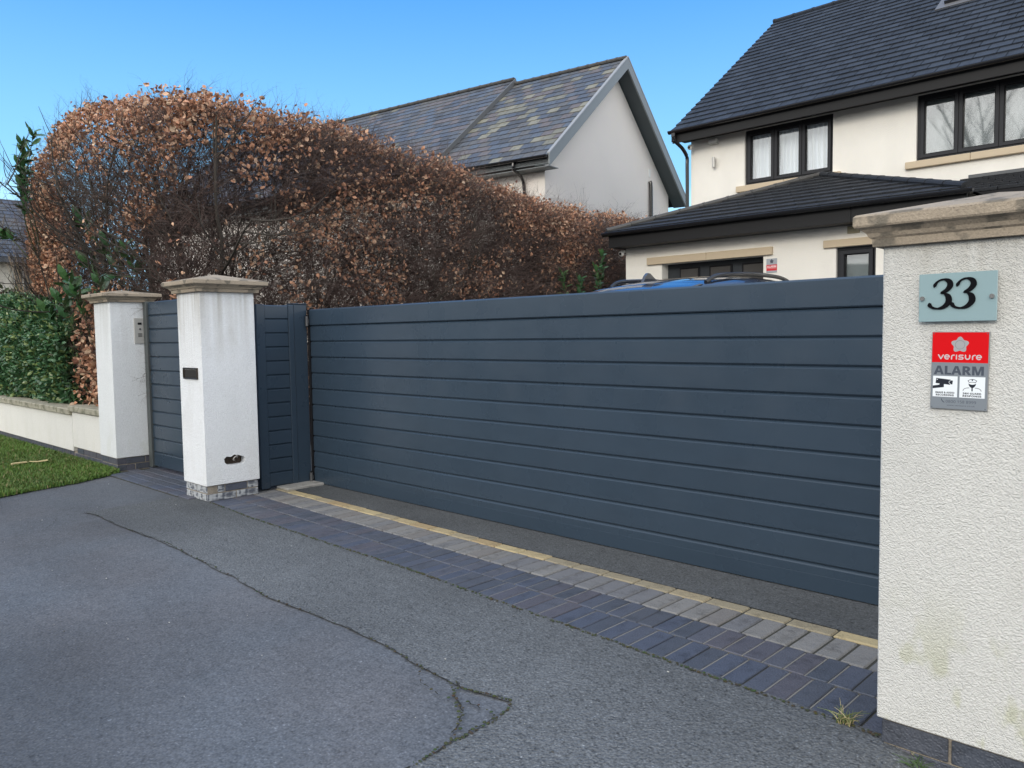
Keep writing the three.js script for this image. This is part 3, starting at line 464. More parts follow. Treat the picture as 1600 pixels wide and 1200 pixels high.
{
  const tx = canvasTex(640, 980, (g, W, H) => {
    g.fillStyle = '#7f868d'; g.fillRect(0, 0, W, H); g.fillStyle = '#d40612'; g.fillRect(0, 0, W, 386);
    flower(g, W / 2, 158, 104, '#a5a3a6', '#7b7a7e');
    // rounded wordmark drawn as strokes
    g.strokeStyle = '#c4bcbf'; g.lineWidth = 15; g.lineCap = 'round'; g.lineJoin = 'round';
    const base = 340, xh = 50, P = (f) => { g.beginPath(); f(); g.stroke(); };
    P(() => { g.moveTo(76, base - xh); g.lineTo(104, base); g.lineTo(132, base - xh); });
    const e = (x) => P(() => { g.moveTo(x + 4, base - xh / 2); g.lineTo(x + 54, base - xh / 2); g.arc(x + 29, base - xh / 2, 26, 0, -Math.PI * 1.68, true); });
    e(146); P(() => { g.moveTo(228, base); g.lineTo(228, base - 26); g.quadraticCurveTo(228, base - xh, 258, base - xh); });
    P(() => { g.moveTo(284, base); g.lineTo(284, base - xh); });
    P(() => { g.moveTo(358, base - xh); g.lineTo(326, base - xh); g.arc(326, base - xh * 0.75, 12.5, -Math.PI / 2, Math.PI / 2, true); g.lineTo(346, base - xh / 2); g.arc(346, base - xh * 0.25, 12.5, -Math.PI / 2, Math.PI / 2, false); g.lineTo(312, base); });
    P(() => { g.moveTo(386, base - xh); g.lineTo(386, base - 24); g.arc(410, base - 24, 24, Math.PI, 0, true); g.lineTo(434, base - xh); });
    P(() => { g.moveTo(466, base); g.lineTo(466, base - 26); g.quadraticCurveTo(466, base - xh, 496, base - xh); });
    e(508);
    fit(g, 'ALARM', W / 2, 540, 580, '900 PXpx sans-serif', 150, '#4b525d');
    g.strokeStyle = '#4b525d'; g.lineWidth = 5;
    for (const [x, a, b] of [[20, 'IMAGE & AUDIO', 'RECORDING'], [330, '24H GUARD', 'RESPONSE']]) { g.fillStyle = '#e9eef2'; g.fillRect(x, 562, 286, 268); fit(g, a, x + 143, 786, a.length > 10 ? 224 : 210, '900 PXpx sans-serif', 32, '#20242c'); fit(g, b, x + 143, 818, 214, '900 PXpx sans-serif', 32, '#20242c'); }
    g.fillStyle = '#272c35'; g.save(); g.translate(58, 590); g.rotate(0.1); g.fillRect(0, 0, 170, 66); g.fillRect(150, 8, 46, 50); g.restore();
    g.fillStyle = '#e9eef2'; g.beginPath(); g.arc(70, 608, 6, 0, 7); g.fill(); g.strokeStyle = '#e9eef2'; g.lineWidth = 5; g.beginPath(); g.arc(228, 640, 20, 1.6, 4.6); g.stroke();
    g.fillStyle = '#272c35'; g.beginPath(); g.moveTo(20, 690); g.lineTo(96, 676); g.lineTo(100, 652); g.lineTo(150, 660); g.lineTo(150, 706); g.lineTo(20, 726); g.fill();
    // guard with a peaked cap
    g.strokeStyle = '#272c35'; g.lineWidth = 6; g.beginPath(); g.moveTo(424, 612); g.quadraticCurveTo(473, 574, 522, 612); g.lineTo(508, 634); g.quadraticCurveTo(473, 622, 438, 634); g.closePath(); g.stroke(); g.fillStyle = '#272c35'; g.beginPath(); g.arc(473, 604, 8, 0, 7); g.fill();
    g.beginPath(); g.moveTo(430, 646); g.quadraticCurveTo(473, 676, 516, 646); g.quadraticCurveTo(510, 690, 473, 706); g.quadraticCurveTo(436, 690, 430, 646); g.fill(); g.fillRect(466, 704, 14, 40);
    g.beginPath(); g.moveTo(372, 740); g.quadraticCurveTo(376, 704, 440, 702); g.moveTo(506, 702); g.quadraticCurveTo(570, 704, 574, 740); g.stroke();
    g.strokeStyle = '#444b56'; g.lineWidth = 9; g.beginPath(); g.moveTo(126, 858); g.quadraticCurveTo(132, 888, 158, 900); g.stroke();
    fit(g, '0800 158 8999', 350, 904, 350, '400 PXpx sans-serif', 50, '#4a515c');
    fit(g, 'www.verisure.co.uk', 350, 944, 320, '400 PXpx sans-serif', 26, '#4a515c');
    g.fillStyle = '#565c63'; for (const [x, y] of [[16, 16], [624, 16], [16, 964], [624, 964]]) { g.beginPath(); g.arc(x, y, 7, 0, 7); g.fill(); }
  });
  const x0 = -0.8335, x1 = -0.6655, y0 = 1.2405, y1 = 1.4965;
  const t = thing('alarm_sign', 'red and grey alarm warning sign below the number plate on the right pillar', 'sign', [-0.75, 1.37, 1.5]);
  part('backing', box(x0 - 0.002, x1 + 0.002, y0 - 0.002, y1 + 0.002, 1.492, 1.500, 0.001), M(0.28, 0.29, 0.3, 0.5), t);
  part('sign_face', signFace(x0, x1, y0, y1, 1.5008), MP(1, 1, 1, 0.5, { map: tx, specularIntensity: 0.3 }), t); t.rotation.z = -0.012;
}
// ------------------------------------------------------------------ roofs
const BUDGET = { main: 300, slate: 300, garage: 300 };
function clipPoly(P, a, b) {                                           // keep what lies to the left of a -> b
  const o = [], s = (p) => (b[0] - a[0]) * (p[1] - a[1]) - (b[1] - a[1]) * (p[0] - a[0]);
  for (let i = 0; i < P.length; i++) { const p = P[i], q = P[(i + 1) % P.length], sp = s(p), sq = s(q); if (sp >= 0) o.push(p); if ((sp >= 0) !== (sq >= 0)) { const t = sp / (sp - sq); o.push([mix(p[0], q[0], t), mix(p[1], q[1], t)]); } }
  return o;
}
// tiles over a convex region (counterclockwise in (u,v), v up the slope): each tile is a wedge whose lower edge stands proud
function tileRoof(parent, O, U, Vv, region, gauge, width, thick, mats, pick, limit, seed, uRange) {
  const r = rngOf(seed), N = U.clone().cross(Vv).normalize(), vs = region.map((p) => p[1]), us = region.map((p) => p[0]), v0 = Math.min(...vs), v1 = Math.max(...vs), u0 = Math.min(...us), u1 = Math.max(...us);
  const rest = mats.map(() => []); let n = 0;
  for (let j = 0; v0 + j * gauge < v1 - 0.02; j++) for (let i = -1; u0 + i * width < u1; i++) {
    const jit = (r() - 0.5) * 0.006, ua = u0 + (i + (j % 2) * 0.5) * width + 0.006, va = v0 + j * gauge + jit;
    let P = [[ua, va], [ua + width - 0.013, va + (r() - 0.5) * 0.004], [ua + width - 0.013, va + gauge + 0.01], [ua, va + gauge + 0.01]];
    for (let k = 0; k < region.length; k++) { P = clipPoly(P, region[k], region[(k + 1) % region.length]); if (!P.length) break; }
    if (P.length < 3) continue; const w = Math.max(...P.map((p) => p[0])) - Math.min(...P.map((p) => p[0])); if (w < 0.02) continue;
    const lift = (r() - 0.5) * 0.003, at = (p, b) => O.clone().addScaledVector(U, p[0]).addScaledVector(Vv, p[1]).addScaledVector(N, b ? -0.012 : 0.004 + lift + thick * (1 - (p[1] - va) / gauge)).toArray();
    const out = []; for (let k = 2; k < P.length; k++) out.push(...at(P[0]), ...at(P[k - 1]), ...at(P[k]));
    for (let k = 0; k < P.length; k++) { const a = P[k], b = P[(k + 1) % P.length]; quad(out, at(a, 1), at(b, 1), at(b), at(a)); }
    const g = tris(out), mi = pick(r, i, j); const uv = g.attributes.uv; const ou = r() * 3; for (let k = 0; k < uv.count; k++) uv.setX(k, uv.getX(k) + ou);
    if (n < limit && (!uRange || (ua > uRange[0] && ua < uRange[1]))) { part('roof_tile', g, mats[mi], parent); n++; } else rest[mi].push(g);
  }
  rest.forEach((g, k) => g.length && part('roof_tiles', g, mats[k], parent, { kind: 'stuff' }));
}
function ridgeRun(parent, A, B, r, len, mat, name = 'ridge_tile') {      // half-round ridge or hip tiles laid end to end
  const d = B.clone().sub(A), L = d.length(), n = Math.round(L / len); d.normalize(); const side = d.clone().cross(V(0, 1, 0)).normalize(), up = side.clone().cross(d);
  for (let i = 0; i < n; i++) {
    const a = A.clone().addScaledVector(d, L * i / n + 0.003), b = A.clone().addScaledVector(d, L * (i + 1) / n - 0.003), out = [], ring = (p, q) => [...Array(8).keys()].map((k) => { const t = -0.55 + (Math.PI + 1.1) * k / 7; return p.clone().addScaledVector(side, q * Math.cos(t)).addScaledVector(up, q * 0.62 * Math.sin(t)).toArray(); });
    const R = [ring(a, r * 1.1), ring(a.clone().addScaledVector(d, 0.04), r * 1.1), ring(a.clone().addScaledVector(d, 0.041), r), ring(b, r)];
    for (let q = 1; q < 4; q++) for (let k = 0; k < 7; k++) quad(out, R[q - 1][k], R[q - 1][k + 1], R[q][k + 1], R[q][k]);
    for (const q of [R[0], R[3]]) for (let k = 2; k < 8; k++) out.push(...q[0], ...q[k - 1], ...q[k]);
    part(name, tris(out), mat, parent);
  }
}
function gutterRun(x0, x1, y, z, r = 0.058) { const P = []; for (let k = 0; k <= 10; k++) { const t = Math.PI + Math.PI * k / 10; P.push([z + r * Math.cos(t), y + r * Math.sin(t)]); } for (let k = 10; k >= 0; k--) { const t = Math.PI + Math.PI * k / 10; P.push([z + (r - 0.006) * Math.cos(t), y + 0.004 + (r - 0.006) * Math.sin(t)]); } return prism(P, 'x', x0, x1); }

// ------------------------------------------------------------------ the house
const house = thing('house', 'cream rendered house with dark tiled roofs and black window frames behind the gate', 'house', [-4, 0.5, -9.5]);
const zW = -9.5, zG = -7.0;
function windowUnit(parent, x0, x1, y0, y1, z, n, back, sillY) {
  const fr = 0.045, d0 = z - 0.12, d1 = z - 0.05, w = part('window', [box(x0, x1, y0, y0 + fr, d0, d1, 0.004), box(x0, x1, y1 - fr, y1, d0, d1, 0.004), box(x0, x0 + fr, y0 + fr, y1 - fr, d0, d1, 0.004), box(x1 - fr, x1, y0 + fr, y1 - fr, d0, d1, 0.004)], mFrame, parent);
  const cw = (x1 - x0 - 2 * fr) / n;
  for (let i = 0; i < n; i++) {
    const a = x0 + fr + i * cw + 0.006, b = x0 + fr + (i + 1) * cw - 0.006, c = y0 + fr + 0.004, d = y1 - fr - 0.004, s = 0.05, e0 = d0 + 0.01, e1 = d1 + 0.022;
    part('casement', [prism([[a, c], [b, c], [b - s, c + s], [a + s, c + s]], 'z', e0, e1), prism([[a, d], [a + s, d - s], [b - s, d - s], [b, d]], 'z', e0, e1), prism([[a, c], [a + s, c + s], [a + s, d - s], [a, d]], 'z', e0, e1), prism([[b, c], [b, d], [b - s, d - s], [b - s, c + s]], 'z', e0, e1)], mFrame, w);
    part('glazing_bead', [box(a + s, b - s, c + s, c + s + 0.012, e0 + 0.01, e1 - 0.016), box(a + s, b - s, d - s - 0.012, d - s, e0 + 0.01, e1 - 0.016), box(a + s, a + s + 0.012, c + s + 0.0125, d - s - 0.0125, e0 + 0.01, e1 - 0.016), box(b - s - 0.012, b - s, c + s + 0.0125, d - s - 0.0125, e0 + 0.01, e1 - 0.016)], mBlack, w);
    part('pane', box(a + s + 0.002, b - s - 0.002, c + s + 0.002, d - s - 0.002, e0 + 0.025, e0 + 0.031), back === 'blind' && n > 1 ? mGlassR : mGlass, w);
    if (n > 1 && i) part('mullion', box(x0 + fr + i * cw - 0.0055, x0 + fr + i * cw + 0.0055, y0 + fr, y1 - fr, d0, d1 + 0.003), mFrame, w);
  }
  if (back === 'curtain') for (const [a, b, s] of [[x0 + 0.02, x0 + (x1 - x0) * 0.36, 1], [x0 + (x1 - x0) * 0.34, x0 + (x1 - x0) * 0.655, 2], [x0 + (x1 - x0) * 0.645, x1 - 0.02, 3]]) {
    const out = [], N = 90, P = (i, y, k) => { const t = i / N, x = mix(a, b, t), f = fbm(t * 0.9 + s * 0.13, 0.4, 16, 3, 800 + s); const pinch = s === 2 ? 0.35 * (1 - k) * k * 4 * (t - 0.5) * -0.35 : 0; return [x + pinch * (b - a), y, z - 0.24 + 0.09 * (f - 0.5) + 0.034 * Math.sin(t * 38 + s + k * 1.6)]; };
    for (let j = 0; j < 8; j++) for (let i = 0; i < N; i++) { const ya = mix(y0 - 0.02, y1, j / 8), yb = mix(y0 - 0.02, y1, (j + 1) / 8); quad(out, P(i, ya, j / 8), P(i + 1, ya, j / 8), P(i + 1, yb, (j + 1) / 8), P(i, yb, (j + 1) / 8)); }
    part('curtain', tris(out), mCurtain, w);
  }
  if (back === 'blind') part('blind', box(x0 + 0.01, x1 - 0.01, y0 + 0.01, y1, z - 0.20, z - 0.185), mBlind, w);
  part('dark_room_backing', [box(x0 - 0.3, x1 + 0.3, y0 - 0.3, y1 + 0.2, z - 0.62, z - 0.6)], mRoomDark, w);  // dark panel standing in for the unlit interior
  if (sillY) for (let x = x0 - 0.15; x < x1 + 0.1; x += 0.95) part('sill', box(x + 0.002, Math.min(x + 0.948, x1 + 0.15), sillY - 0.115, sillY - 0.003, z - 0.1, z + 0.07, 0.008), mSill, parent);
  return w;
}
{
  const W1 = [-7.28, -5.62, 4.255, 5.275], W2 = [-4.27, -1.95, 4.225, 5.275];
  part('wall', wallWithHoles(-8.43, 3, 0.3, 5.284, zW, 0.3, [W1, W2]), mHouse, house);
  for (const g of [prism([[-9.81, 0.3], [-9.81, 5.22], [-13.4, 7.9], [-17.3, 5.0], [-17.3, 0.3]], 'x', -8.43, -8.15), box(2.7, 2.98, 0.3, 5.1, -17, -9.81), box(-8.1, 2.6, 0.3, 5, -17.2, -17)]) part('wall', g, mHouse, house);
  windowUnit(house, W1[0], W1[1], W1[2], W1[3], zW, 3, 'curtain', W1[2]);
  windowUnit(house, W2[0], W2[1], W2[2], W2[3], zW, 4, 'blind', W2[2]);
  // main roof: tiled front slope with a plain verge at the left
  const eave = V(-8.61, 5.45, -9.08), up = V(0, 3.25, -4.39), sl = up.length(); up.normalize();
  const roof = part('roof', [prism([[-9.10, 5.40], [-13.49, 8.655], [-17.9, 5.40], [-17.9, 5.20], [-13.49, 8.45], [-9.147, 5.31]], 'x', -8.60, 3.2)], mBlack, house);
  tileRoof(roof, eave, V(1, 0, 0), up, [[0, -0.03], [11.8, -0.03], [11.8, sl], [0, sl]], sl / 24.0, 0.315, 0.024, mTile, (r) => Math.floor(r() * 5), BUDGET.main, 61, [-1, 7.2]);
  ridgeRun(roof, V(-8.62, 8.70, -13.49), V(3.2, 8.70, -13.49), 0.11, 0.45, mTile[0]);
  part('fascia', [box(-8.62, 3.2, 5.21, 5.40, -9.145, -9.12, 0.003)], mFascia, house);
  part('soffit', box(-8.60, 3.2, 5.285, 5.30, -9.55, -9.147), mFascia, house);
  part('bargeboard', prism([[-9.10, 5.235], [-9.10, 5.42], [-13.49, 8.67], [-13.49, 8.46]], 'x', -8.628, -8.602), mFascia, house);
  part('gutter', [gutterRun(-8.66, 3.2, 5.435, -9.058), ...[-8.2, -6.9, -5.6, -4.3, -3.0, -1.7].map((x) => { const g = gutterRun(x, x + 0.05, 5.436, -9.058, 0.063); return g; })], mGutter, house);
  part('downpipe', [smoothTube([[-8.55, 5.38, -9.06], [-8.55, 5.27, -9.08], [-8.5, 5.12, -9.3], [-8.49, 4.98, -9.44], [-8.49, 4.8, -9.45], [-8.49, 0.3, -9.45]], 0.036, 0.036, 40, 10), box(-8.59, -8.51, 5.31, 5.40, -9.1, -9.02, 0.01)], mGutter, house);
  // roof window high on the front slope
  const rw = thing('roof_window', 'dark framed roof window high on the right of the main tiled roof', 'roof window', [-4.0, 7.75, -11.9]);
  const c0 = V(-4.48, 7.31, -11.60), n = V(1, 0, 0).cross(up), q = (u, v, h) => c0.clone().addScaledVector(V(1, 0, 0), u).addScaledVector(up, v).addScaledVector(n, h).toArray();
  const bar = (u0, u1, v0, v1, h) => { const out = []; const c = [[u0, v0], [u1, v0], [u1, v1], [u0, v1]]; quad(out, ...c.map(([a, b]) => q(a, b, h))); for (let k = 0; k < 4; k++) { const a = c[k], b = c[(k + 1) % 4]; quad(out, q(...a, -0.01), q(...b, -0.01), q(...b, h), q(...a, h)); } return tris(out); };
  part('flashing', [bar(-0.12, 0.9, -0.14, 0.03, 0.045), bar(-0.12, -0.002, 0.031, 1.2, 0.045), bar(0.782, 0.9, 0.031, 1.2, 0.045)], M(0.12, 0.12, 0.125, 0.5), rw);
  part('frame', [bar(0, 0.78, 0.0305, 0.12, 0.10), bar(0, 0.08, 0.121, 1.1, 0.10), bar(0.7, 0.78, 0.121, 1.1, 0.10), bar(0, 0.78, 1.101, 1.18, 0.10)], mFrame, rw);
  part('pane', bar(0.081, 0.699, 0.121, 1.1, 0.085), MP(0.03, 0.035, 0.04, 0.05), rw);
}
{ // garage wing: hipped roof, sectional door, small window
  const D = [-7.48, -5.655, 0.4, 2.665], S = [-4.55, -4.0, 1.65, 2.69];
  part('garage_wall', wallWithHoles(-8.22, -2.95, 0.3, 2.985, zG, 0.28, [D, S]), mHouse, house);
  for (const x of [-8.22, -3.2]) part('garage_wall', box(x, x + 0.25, 0.3, 2.98, -9.495, -7.281), mHouse, house);
  const door = part('garage_door', box(-7.55, -5.6, 0.42, 2.7, -7.24, -7.19), M(0.022, 0.027, 0.033, 0.5), house);
  for (const [a, b] of [[-7.24, -6.86], [-6.68, -6.27], [-6.1, -5.70]]) { part('door_window', box(a, b, 2.16, 2.59, -7.189, -7.17, 0.003), mBlack, door); part('pane', box(a + 0.03, b - 0.03, 2.19, 2.565, -7.171, -7.160, 0.003), M(0.11, 0.105, 0.10, 0.35, { bumpMap: tCoarseR, bumpScale: 0.02 }), door); }
  part('door_panels', [1.9, 1.45, 1.0, 0.55].flatMap((y) => [[-7.3, -6.8], [-6.72, -6.22], [-6.14, -5.68]].map(([a, b]) => box(a, b, y - 0.16, y + 0.16, -7.189, -7.178, 0.008))), M(0.022, 0.027, 0.033, 0.5), door);
  part('lintel', [box(-7.76, -6.62, 2.667, 2.79, -7.1, -6.955, 0.006), box(-6.615, -5.5, 2.667, 2.79, -7.1, -6.955, 0.006)], mSill, house);
  part('lintel', [box(-4.72, -3.8, 2.692, 2.80, -7.1, -6.955, 0.006)], mSill, house);
  windowUnit(house, S[0], S[1], S[2], S[3], zG, 1, 'blind', 0);
  const eL = V(-8.36, 3.25, -6.63), eR = V(-2.78, 3.25, -6.63), ap = V(-5.78, 4.21, -9.42), bL = V(-8.36, 3.25, -9.49), bR = V(-2.78, 3.25, -9.49), out = [];
  const roof = part('garage_roof', (() => { for (const T of [[eL, eR, ap], [bL, eL, ap], [eR, bR, ap], [bL, ap, bR]]) out.push(...T.flatMap((p) => [p.x, p.y - 0.012, p.z])); quad(out, [-8.36, 3.2, -6.63], [-2.78, 3.2, -6.63], [-2.78, 3.2, -9.49], [-8.36, 3.2, -9.49]); return tris(out); })(), mBlack, house);
  const uv = V(0, ap.y - eL.y, ap.z - eL.z), sl = uv.length(); uv.normalize();
  tileRoof(roof, eL, V(1, 0, 0), uv, [[0, -0.04], [eR.x - eL.x, -0.04], [eR.x - eL.x, 0], [ap.x - eL.x, sl], [0, 0]], sl / 9.5, 0.31, 0.026, mTileG, (r) => Math.floor(r() * 3), 200, 62);
  const lu = V(ap.x - eL.x, ap.y - eL.y, 0), ls = lu.length(); lu.normalize();
  tileRoof(roof, bL, V(0, 0, 1), lu, [[0, 0], [eL.z - bL.z, 0], [ap.z - bL.z, ls], [0, ls]], 0.33, 0.31, 0.026, mTileG, (r) => Math.floor(r() * 3), 60, 63);
  const lift = V(0, 0.022, 0);
  ridgeRun(roof, eL.clone().add(lift), ap.clone().add(lift), 0.085, 0.42, mRidge, 'hip_tile'); ridgeRun(roof, eR.clone().add(lift), ap.clone().add(lift), 0.085, 0.42, mTileG[0], 'hip_tile');
  part('fascia', [box(-8.34, -4.22, 2.985, 3.20, -6.70, -6.66, 0.003), box(-4.215, -2.8, 2.985, 3.20, -6.70, -6.66, 0.003), box(-8.34, -8.30, 2.985, 3.20, -9.49, -6.705, 0.003)], mFascia, house);
  part('soffit', [box(-8.295, -2.8, 2.986, 3.0, -7.05, -6.705), box(-8.295, -8.2, 2.986, 3.0, -9.49, -7.06)], mFascia, house);
  part('gutter', [gutterRun(-8.42, -2.72, 3.235, -6.605), ...[-7.4, -6.2, -5.0, -3.8].map((x) => gutterRun(x, x + 0.05, 3.236, -6.605, 0.063))], mGutter, house);
  part('air_brick', [box(-4.39, -4.22, 2.87, 2.975, -7.01, -6.985, 0.003), ...[0, 1, 2, 3].map((i) => box(-4.37 + i * 0.036, -4.35 + i * 0.036, 2.885, 2.96, -6.9848, -6.98))], M(0.42, 0.37, 0.25, 0.8), house);
  // lean-to roof to the right of the garage
  const pr = part('porch_roof', prism([[-9.49, 3.82], [-7.3, 3.28], [-7.3, 3.1], [-9.49, 3.1]], 'x', -3.52, 3), mBlack, house);
  const pu = V(0, 0.54, -2.19), ps = pu.length(); pu.normalize();
  tileRoof(pr, V(-3.54, 3.3, -7.3), V(1, 0, 0), pu, [[0, 0], [6.5, 0], [6.5, ps], [0, ps]], 0.32, 0.31, 0.024, mTileG, (r) => Math.floor(r() * 3), 90, 64, [-1, 3.4]);
  part('flashing', box(-3.5, 3, 3.83, 3.89, -9.497, -9.48), M(0.09, 0.095, 0.10, 0.5), house);
  part('porch_wall', box(-2.9, 2.9, 0.3, 3.09, -7.7, -7.5), mHouse, house);
}
function camThing(label, p, dir) { const t = thing('security_camera', label, 'security camera', p); part('bracket', box(p[0] - 0.03, p[0] + 0.03, p[1] + 0.02, p[1] + 0.06, p[2] - 0.06, p[2] + 0.0), mWhitePl, t); part('dome', new THREE.SphereGeometry(0.05, 16, 12).translate(p[0], p[1], p[2] + 0.02), mWhitePl, t); part('lens', new THREE.CylinderGeometry(0.022, 0.022, 0.02, 14).rotateX(Math.PI / 2).translate(p[0] + 0.01, p[1] - 0.008, p[2] + 0.07), mBlack, t); }
camThing('small white security camera under the left end of the main eave', [-8.36, 5.13, -9.36]);
camThing('small white security camera at the left corner of the garage wing', [-8.25, 2.9, -6.93]);
{
  const t = thing('alarm_box', 'small white alarm box under the eave left of the curtained window', 'alarm box', [-7.92, 5.15, -9.45]);
  part('case', box(-8.0, -7.83, 5.145, 5.235, -9.5, -9.41, 0.01), mWhitePl, t); part('base', box(-8.01, -7.82, 5.133, 5.144, -9.5, -9.41, 0.003), M(0.5, 0.5, 0.48, 0.6), t);
  for (const [x, y, z, l] of [[-7.905, 4.78, -9.5, 'steel up-and-down wall light left of the curtained upstairs window'], [-7.97, 2.31, -7.0, 'steel up-and-down wall light left of the garage door']]) {
    const w = thing('wall_light', l, 'wall light', [x, y, z]); part('tube', new THREE.CylinderGeometry(0.03, 0.03, 0.19, 18).translate(x + 0.02, y, z + 0.075), mSteel, w); part('back_plate', box(x - 0.045, x + 0.0, y - 0.08, y + 0.08, z, z + 0.03, 0.004), mSteel, w); part('arm', box(x - 0.01, x + 0.03, y - 0.02, y + 0.02, z + 0.03, z + 0.06), mSteel, w);
  }
}
{
  const tx = canvasTex(256, 300, (g, W, H) => { g.fillStyle = '#9da2a8'; g.fillRect(0, 0, W, H); flower(g, 128, 62, 46, '#3f4450', '#6a6f78'); g.fillStyle = '#c4202c'; g.fillRect(0, 132, W, 168); fit(g, 'ALARM', 128, 196, 226, '900 PXpx sans-serif', 62, '#f0d8d8'); g.fillStyle = '#d98a8a'; g.fillRect(16, 206, 224, 12); g.fillStyle = '#9da2a8'; g.fillRect(0, 262, W, 38); });
  const s = thing('alarm_sign', 'small grey and red alarm sign on the garage wing right of the garage door', 'sign', [-5.5, 2.5, -7.0]);
  part('backing', box(-5.602, -5.428, 2.398, 2.612, -6.998, -6.99, 0.001), mWhitePl, s); part('sign_face', signFace(-5.6, -5.43, 2.4, 2.61, -6.9885), M(1, 1, 1, 0.4, { map: tx }), s);
}
// ------------------------------------------------------------------ the parked car (local frame: rear at z = 0, front towards -z)
{
  const t = thing('parked_car', 'dark blue-black estate car parked behind the gate with roof rails and a roof fin', 'car', [-4.20, 0.185, -1.66]); orig.delete(t);
  t.rotation.x = 0.05;
  const paint = MP(0.012, 0.016, 0.028, 0.22, { clearcoat: 1, clearcoatRoughness: 0.03 }), glass = MP(0.012, 0.014, 0.016, 0.04, {}), trim = M(0.012, 0.012, 0.013, 0.35);
  const smoothLoft = (st, closed) => { const P = [], idx = [], n = st[0].length; st.forEach((s) => s.forEach((p) => P.push(...p))); for (let i = 1; i < st.length; i++) for (let k = 0; k < n - (closed ? 0 : 1); k++) { const a = (i - 1) * n + k, b = (i - 1) * n + (k + 1) % n, c = i * n + (k + 1) % n, d = i * n + k; idx.push(a, b, c, a, c, d); } for (const o of [0, (st.length - 1) * n]) for (let k = 2; k < n; k++) idx.push(o, o + k - 1, o + k); const g = new THREE.BufferGeometry(); g.setAttribute('position', new THREE.Float32BufferAttribute(P, 3)); g.setIndex(idx); g.computeVertexNormals(); const q = g.toNonIndexed(); q.setAttribute('uv', new THREE.BufferAttribute(new Float32Array(q.attributes.position.count * 2), 2)); return q; };
  const topY = (z) => lut([[0, 1.66], [0.25, 1.77], [0.7, 1.80], [1.2, 1.80], [1.9, 1.74], [2.3, 1.66], [3.0, 1.2], [3.2, 1.08]], z), halfT = (z) => lut([[0, 0.56], [0.4, 0.62], [1.2, 0.64], [2.2, 0.62], [3.2, 0.72]], z), belt = (z) => lut([[0, 1.12], [1.5, 1.06], [3.2, 1.0]], z), halfB = (z) => lut([[0, 0.80], [0.4, 0.89], [2.5, 0.90], [3.2, 0.86]], z);
  const sec = (z, zz) => { const y = topY(z), b = belt(z), h = Math.max(0.02, y - b), w = halfT(z), W = halfB(z), R = [[W, b - 0.1], [W, b], [mix(W, w, 0.45), b + h * 0.48], [mix(W, w, 0.78), b + h * 0.78], [w, b + h * 0.93], [w - 0.07, b + h * 0.985], [w * 0.6, y + 0.015], [w * 0.25, y + 0.022]]; return [...R, ...R.slice().reverse().map(([x, q]) => [-x, q])].map(([x, q]) => [x, q, -zz]); };
  const zs = [0, 0.08, 0.2, 0.4, 0.7, 1.1, 1.5, 1.9, 2.3, 2.6, 2.9, 3.2];
  part('cabin', smoothLoft(zs.map((z) => sec(z, z + 0.02)), false), paint, t);
  const bs = (z, w, y0, y1) => [[w * 0.9, y0], [w, y0 + 0.1], [w, y1 - 0.3], [w * 0.97, y1 - 0.06], [w * 0.85, y1], [-w * 0.85, y1], [-w * 0.97, y1 - 0.06], [-w, y1 - 0.3], [-w, y0 + 0.1], [-w * 0.9, y0]].map(([x, y]) => [x, y, -z]);
  part('body', smoothLoft([bs(-0.1, 0.84, 0.35, 0.8), bs(-0.06, 0.88, 0.3, 1.0), bs(0.05, 0.92, 0.27, 1.1), bs(0.6, 0.95, 0.25, 1.1), bs(2.6, 0.95, 0.25, 1.06), bs(3.4, 0.94, 0.25, 1.02), bs(4.1, 0.90, 0.27, 0.92), bs(4.4, 0.8, 0.32, 0.75)], true), paint, t);
  for (const s of [-1, 1]) {
    const onSide = (z, f, o) => { const y = topY(z), b = belt(z), h = y - b, W = halfB(z), w = halfT(z), x = lut([[0, W], [0.48, mix(W, w, 0.45)], [0.78, mix(W, w, 0.78)], [0.93, w], [0.985, w - 0.07]], f); return [s * (x + o), b + h * f, -z - 0.02]; };
    for (const [za, zb, f1] of [[0.32, 0.85, 0.90], [0.9, 1.65, 0.90], [1.72, 2.55, 0.90]]) { const out = [], N = 8; for (let i = 0; i < N; i++) for (let j = 0; j < 4; j++) { const A = mix(za, zb, i / N), B = mix(za, zb, (i + 1) / N), top = (z) => f1 * (za < 0.5 ? sstep(0.18, 0.75, z) * 0.7 + 0.3 : 1), F = (z, k) => mix(0.08, top(z), k / 4); quad(out, onSide(A, F(A, j), 0.006), onSide(B, F(B, j), 0.006), onSide(B, F(B, j + 1), 0.006), onSide(A, F(A, j + 1), 0.006)); } part('side_window', tris(out), glass, t); }
    part('roof_rail', smoothTube([0.3, 0.42, 0.8, 1.3, 1.8, 2.05].map((z, i) => { const p = onSide(z, 0.975, -0.02); return [p[0], p[1] + (i === 0 || i === 5 ? 0.0 : 0.04), p[2]]; }), 0.02, 0.02, 40, 8), trim, t);
    part('tail_light', box(s > 0 ? 0.55 : -0.9, s > 0 ? 0.9 : -0.55, 0.9, 1.04, 0.0, 0.105, 0.01), MP(0.25, 0.01, 0.01, 0.1, {}), t);
    part('headlight', box(s > 0 ? 0.5 : -0.82, s > 0 ? 0.82 : -0.5, 0.66, 0.8, -4.41, -4.3, 0.01), MP(0.6, 0.62, 0.65, 0.08, {}), t);
    part('mirror', new THREE.SphereGeometry(0.1, 14, 10).scale(1, 0.75, 0.6).translate(s * 1.02, 1.1, -2.75), paint, t);
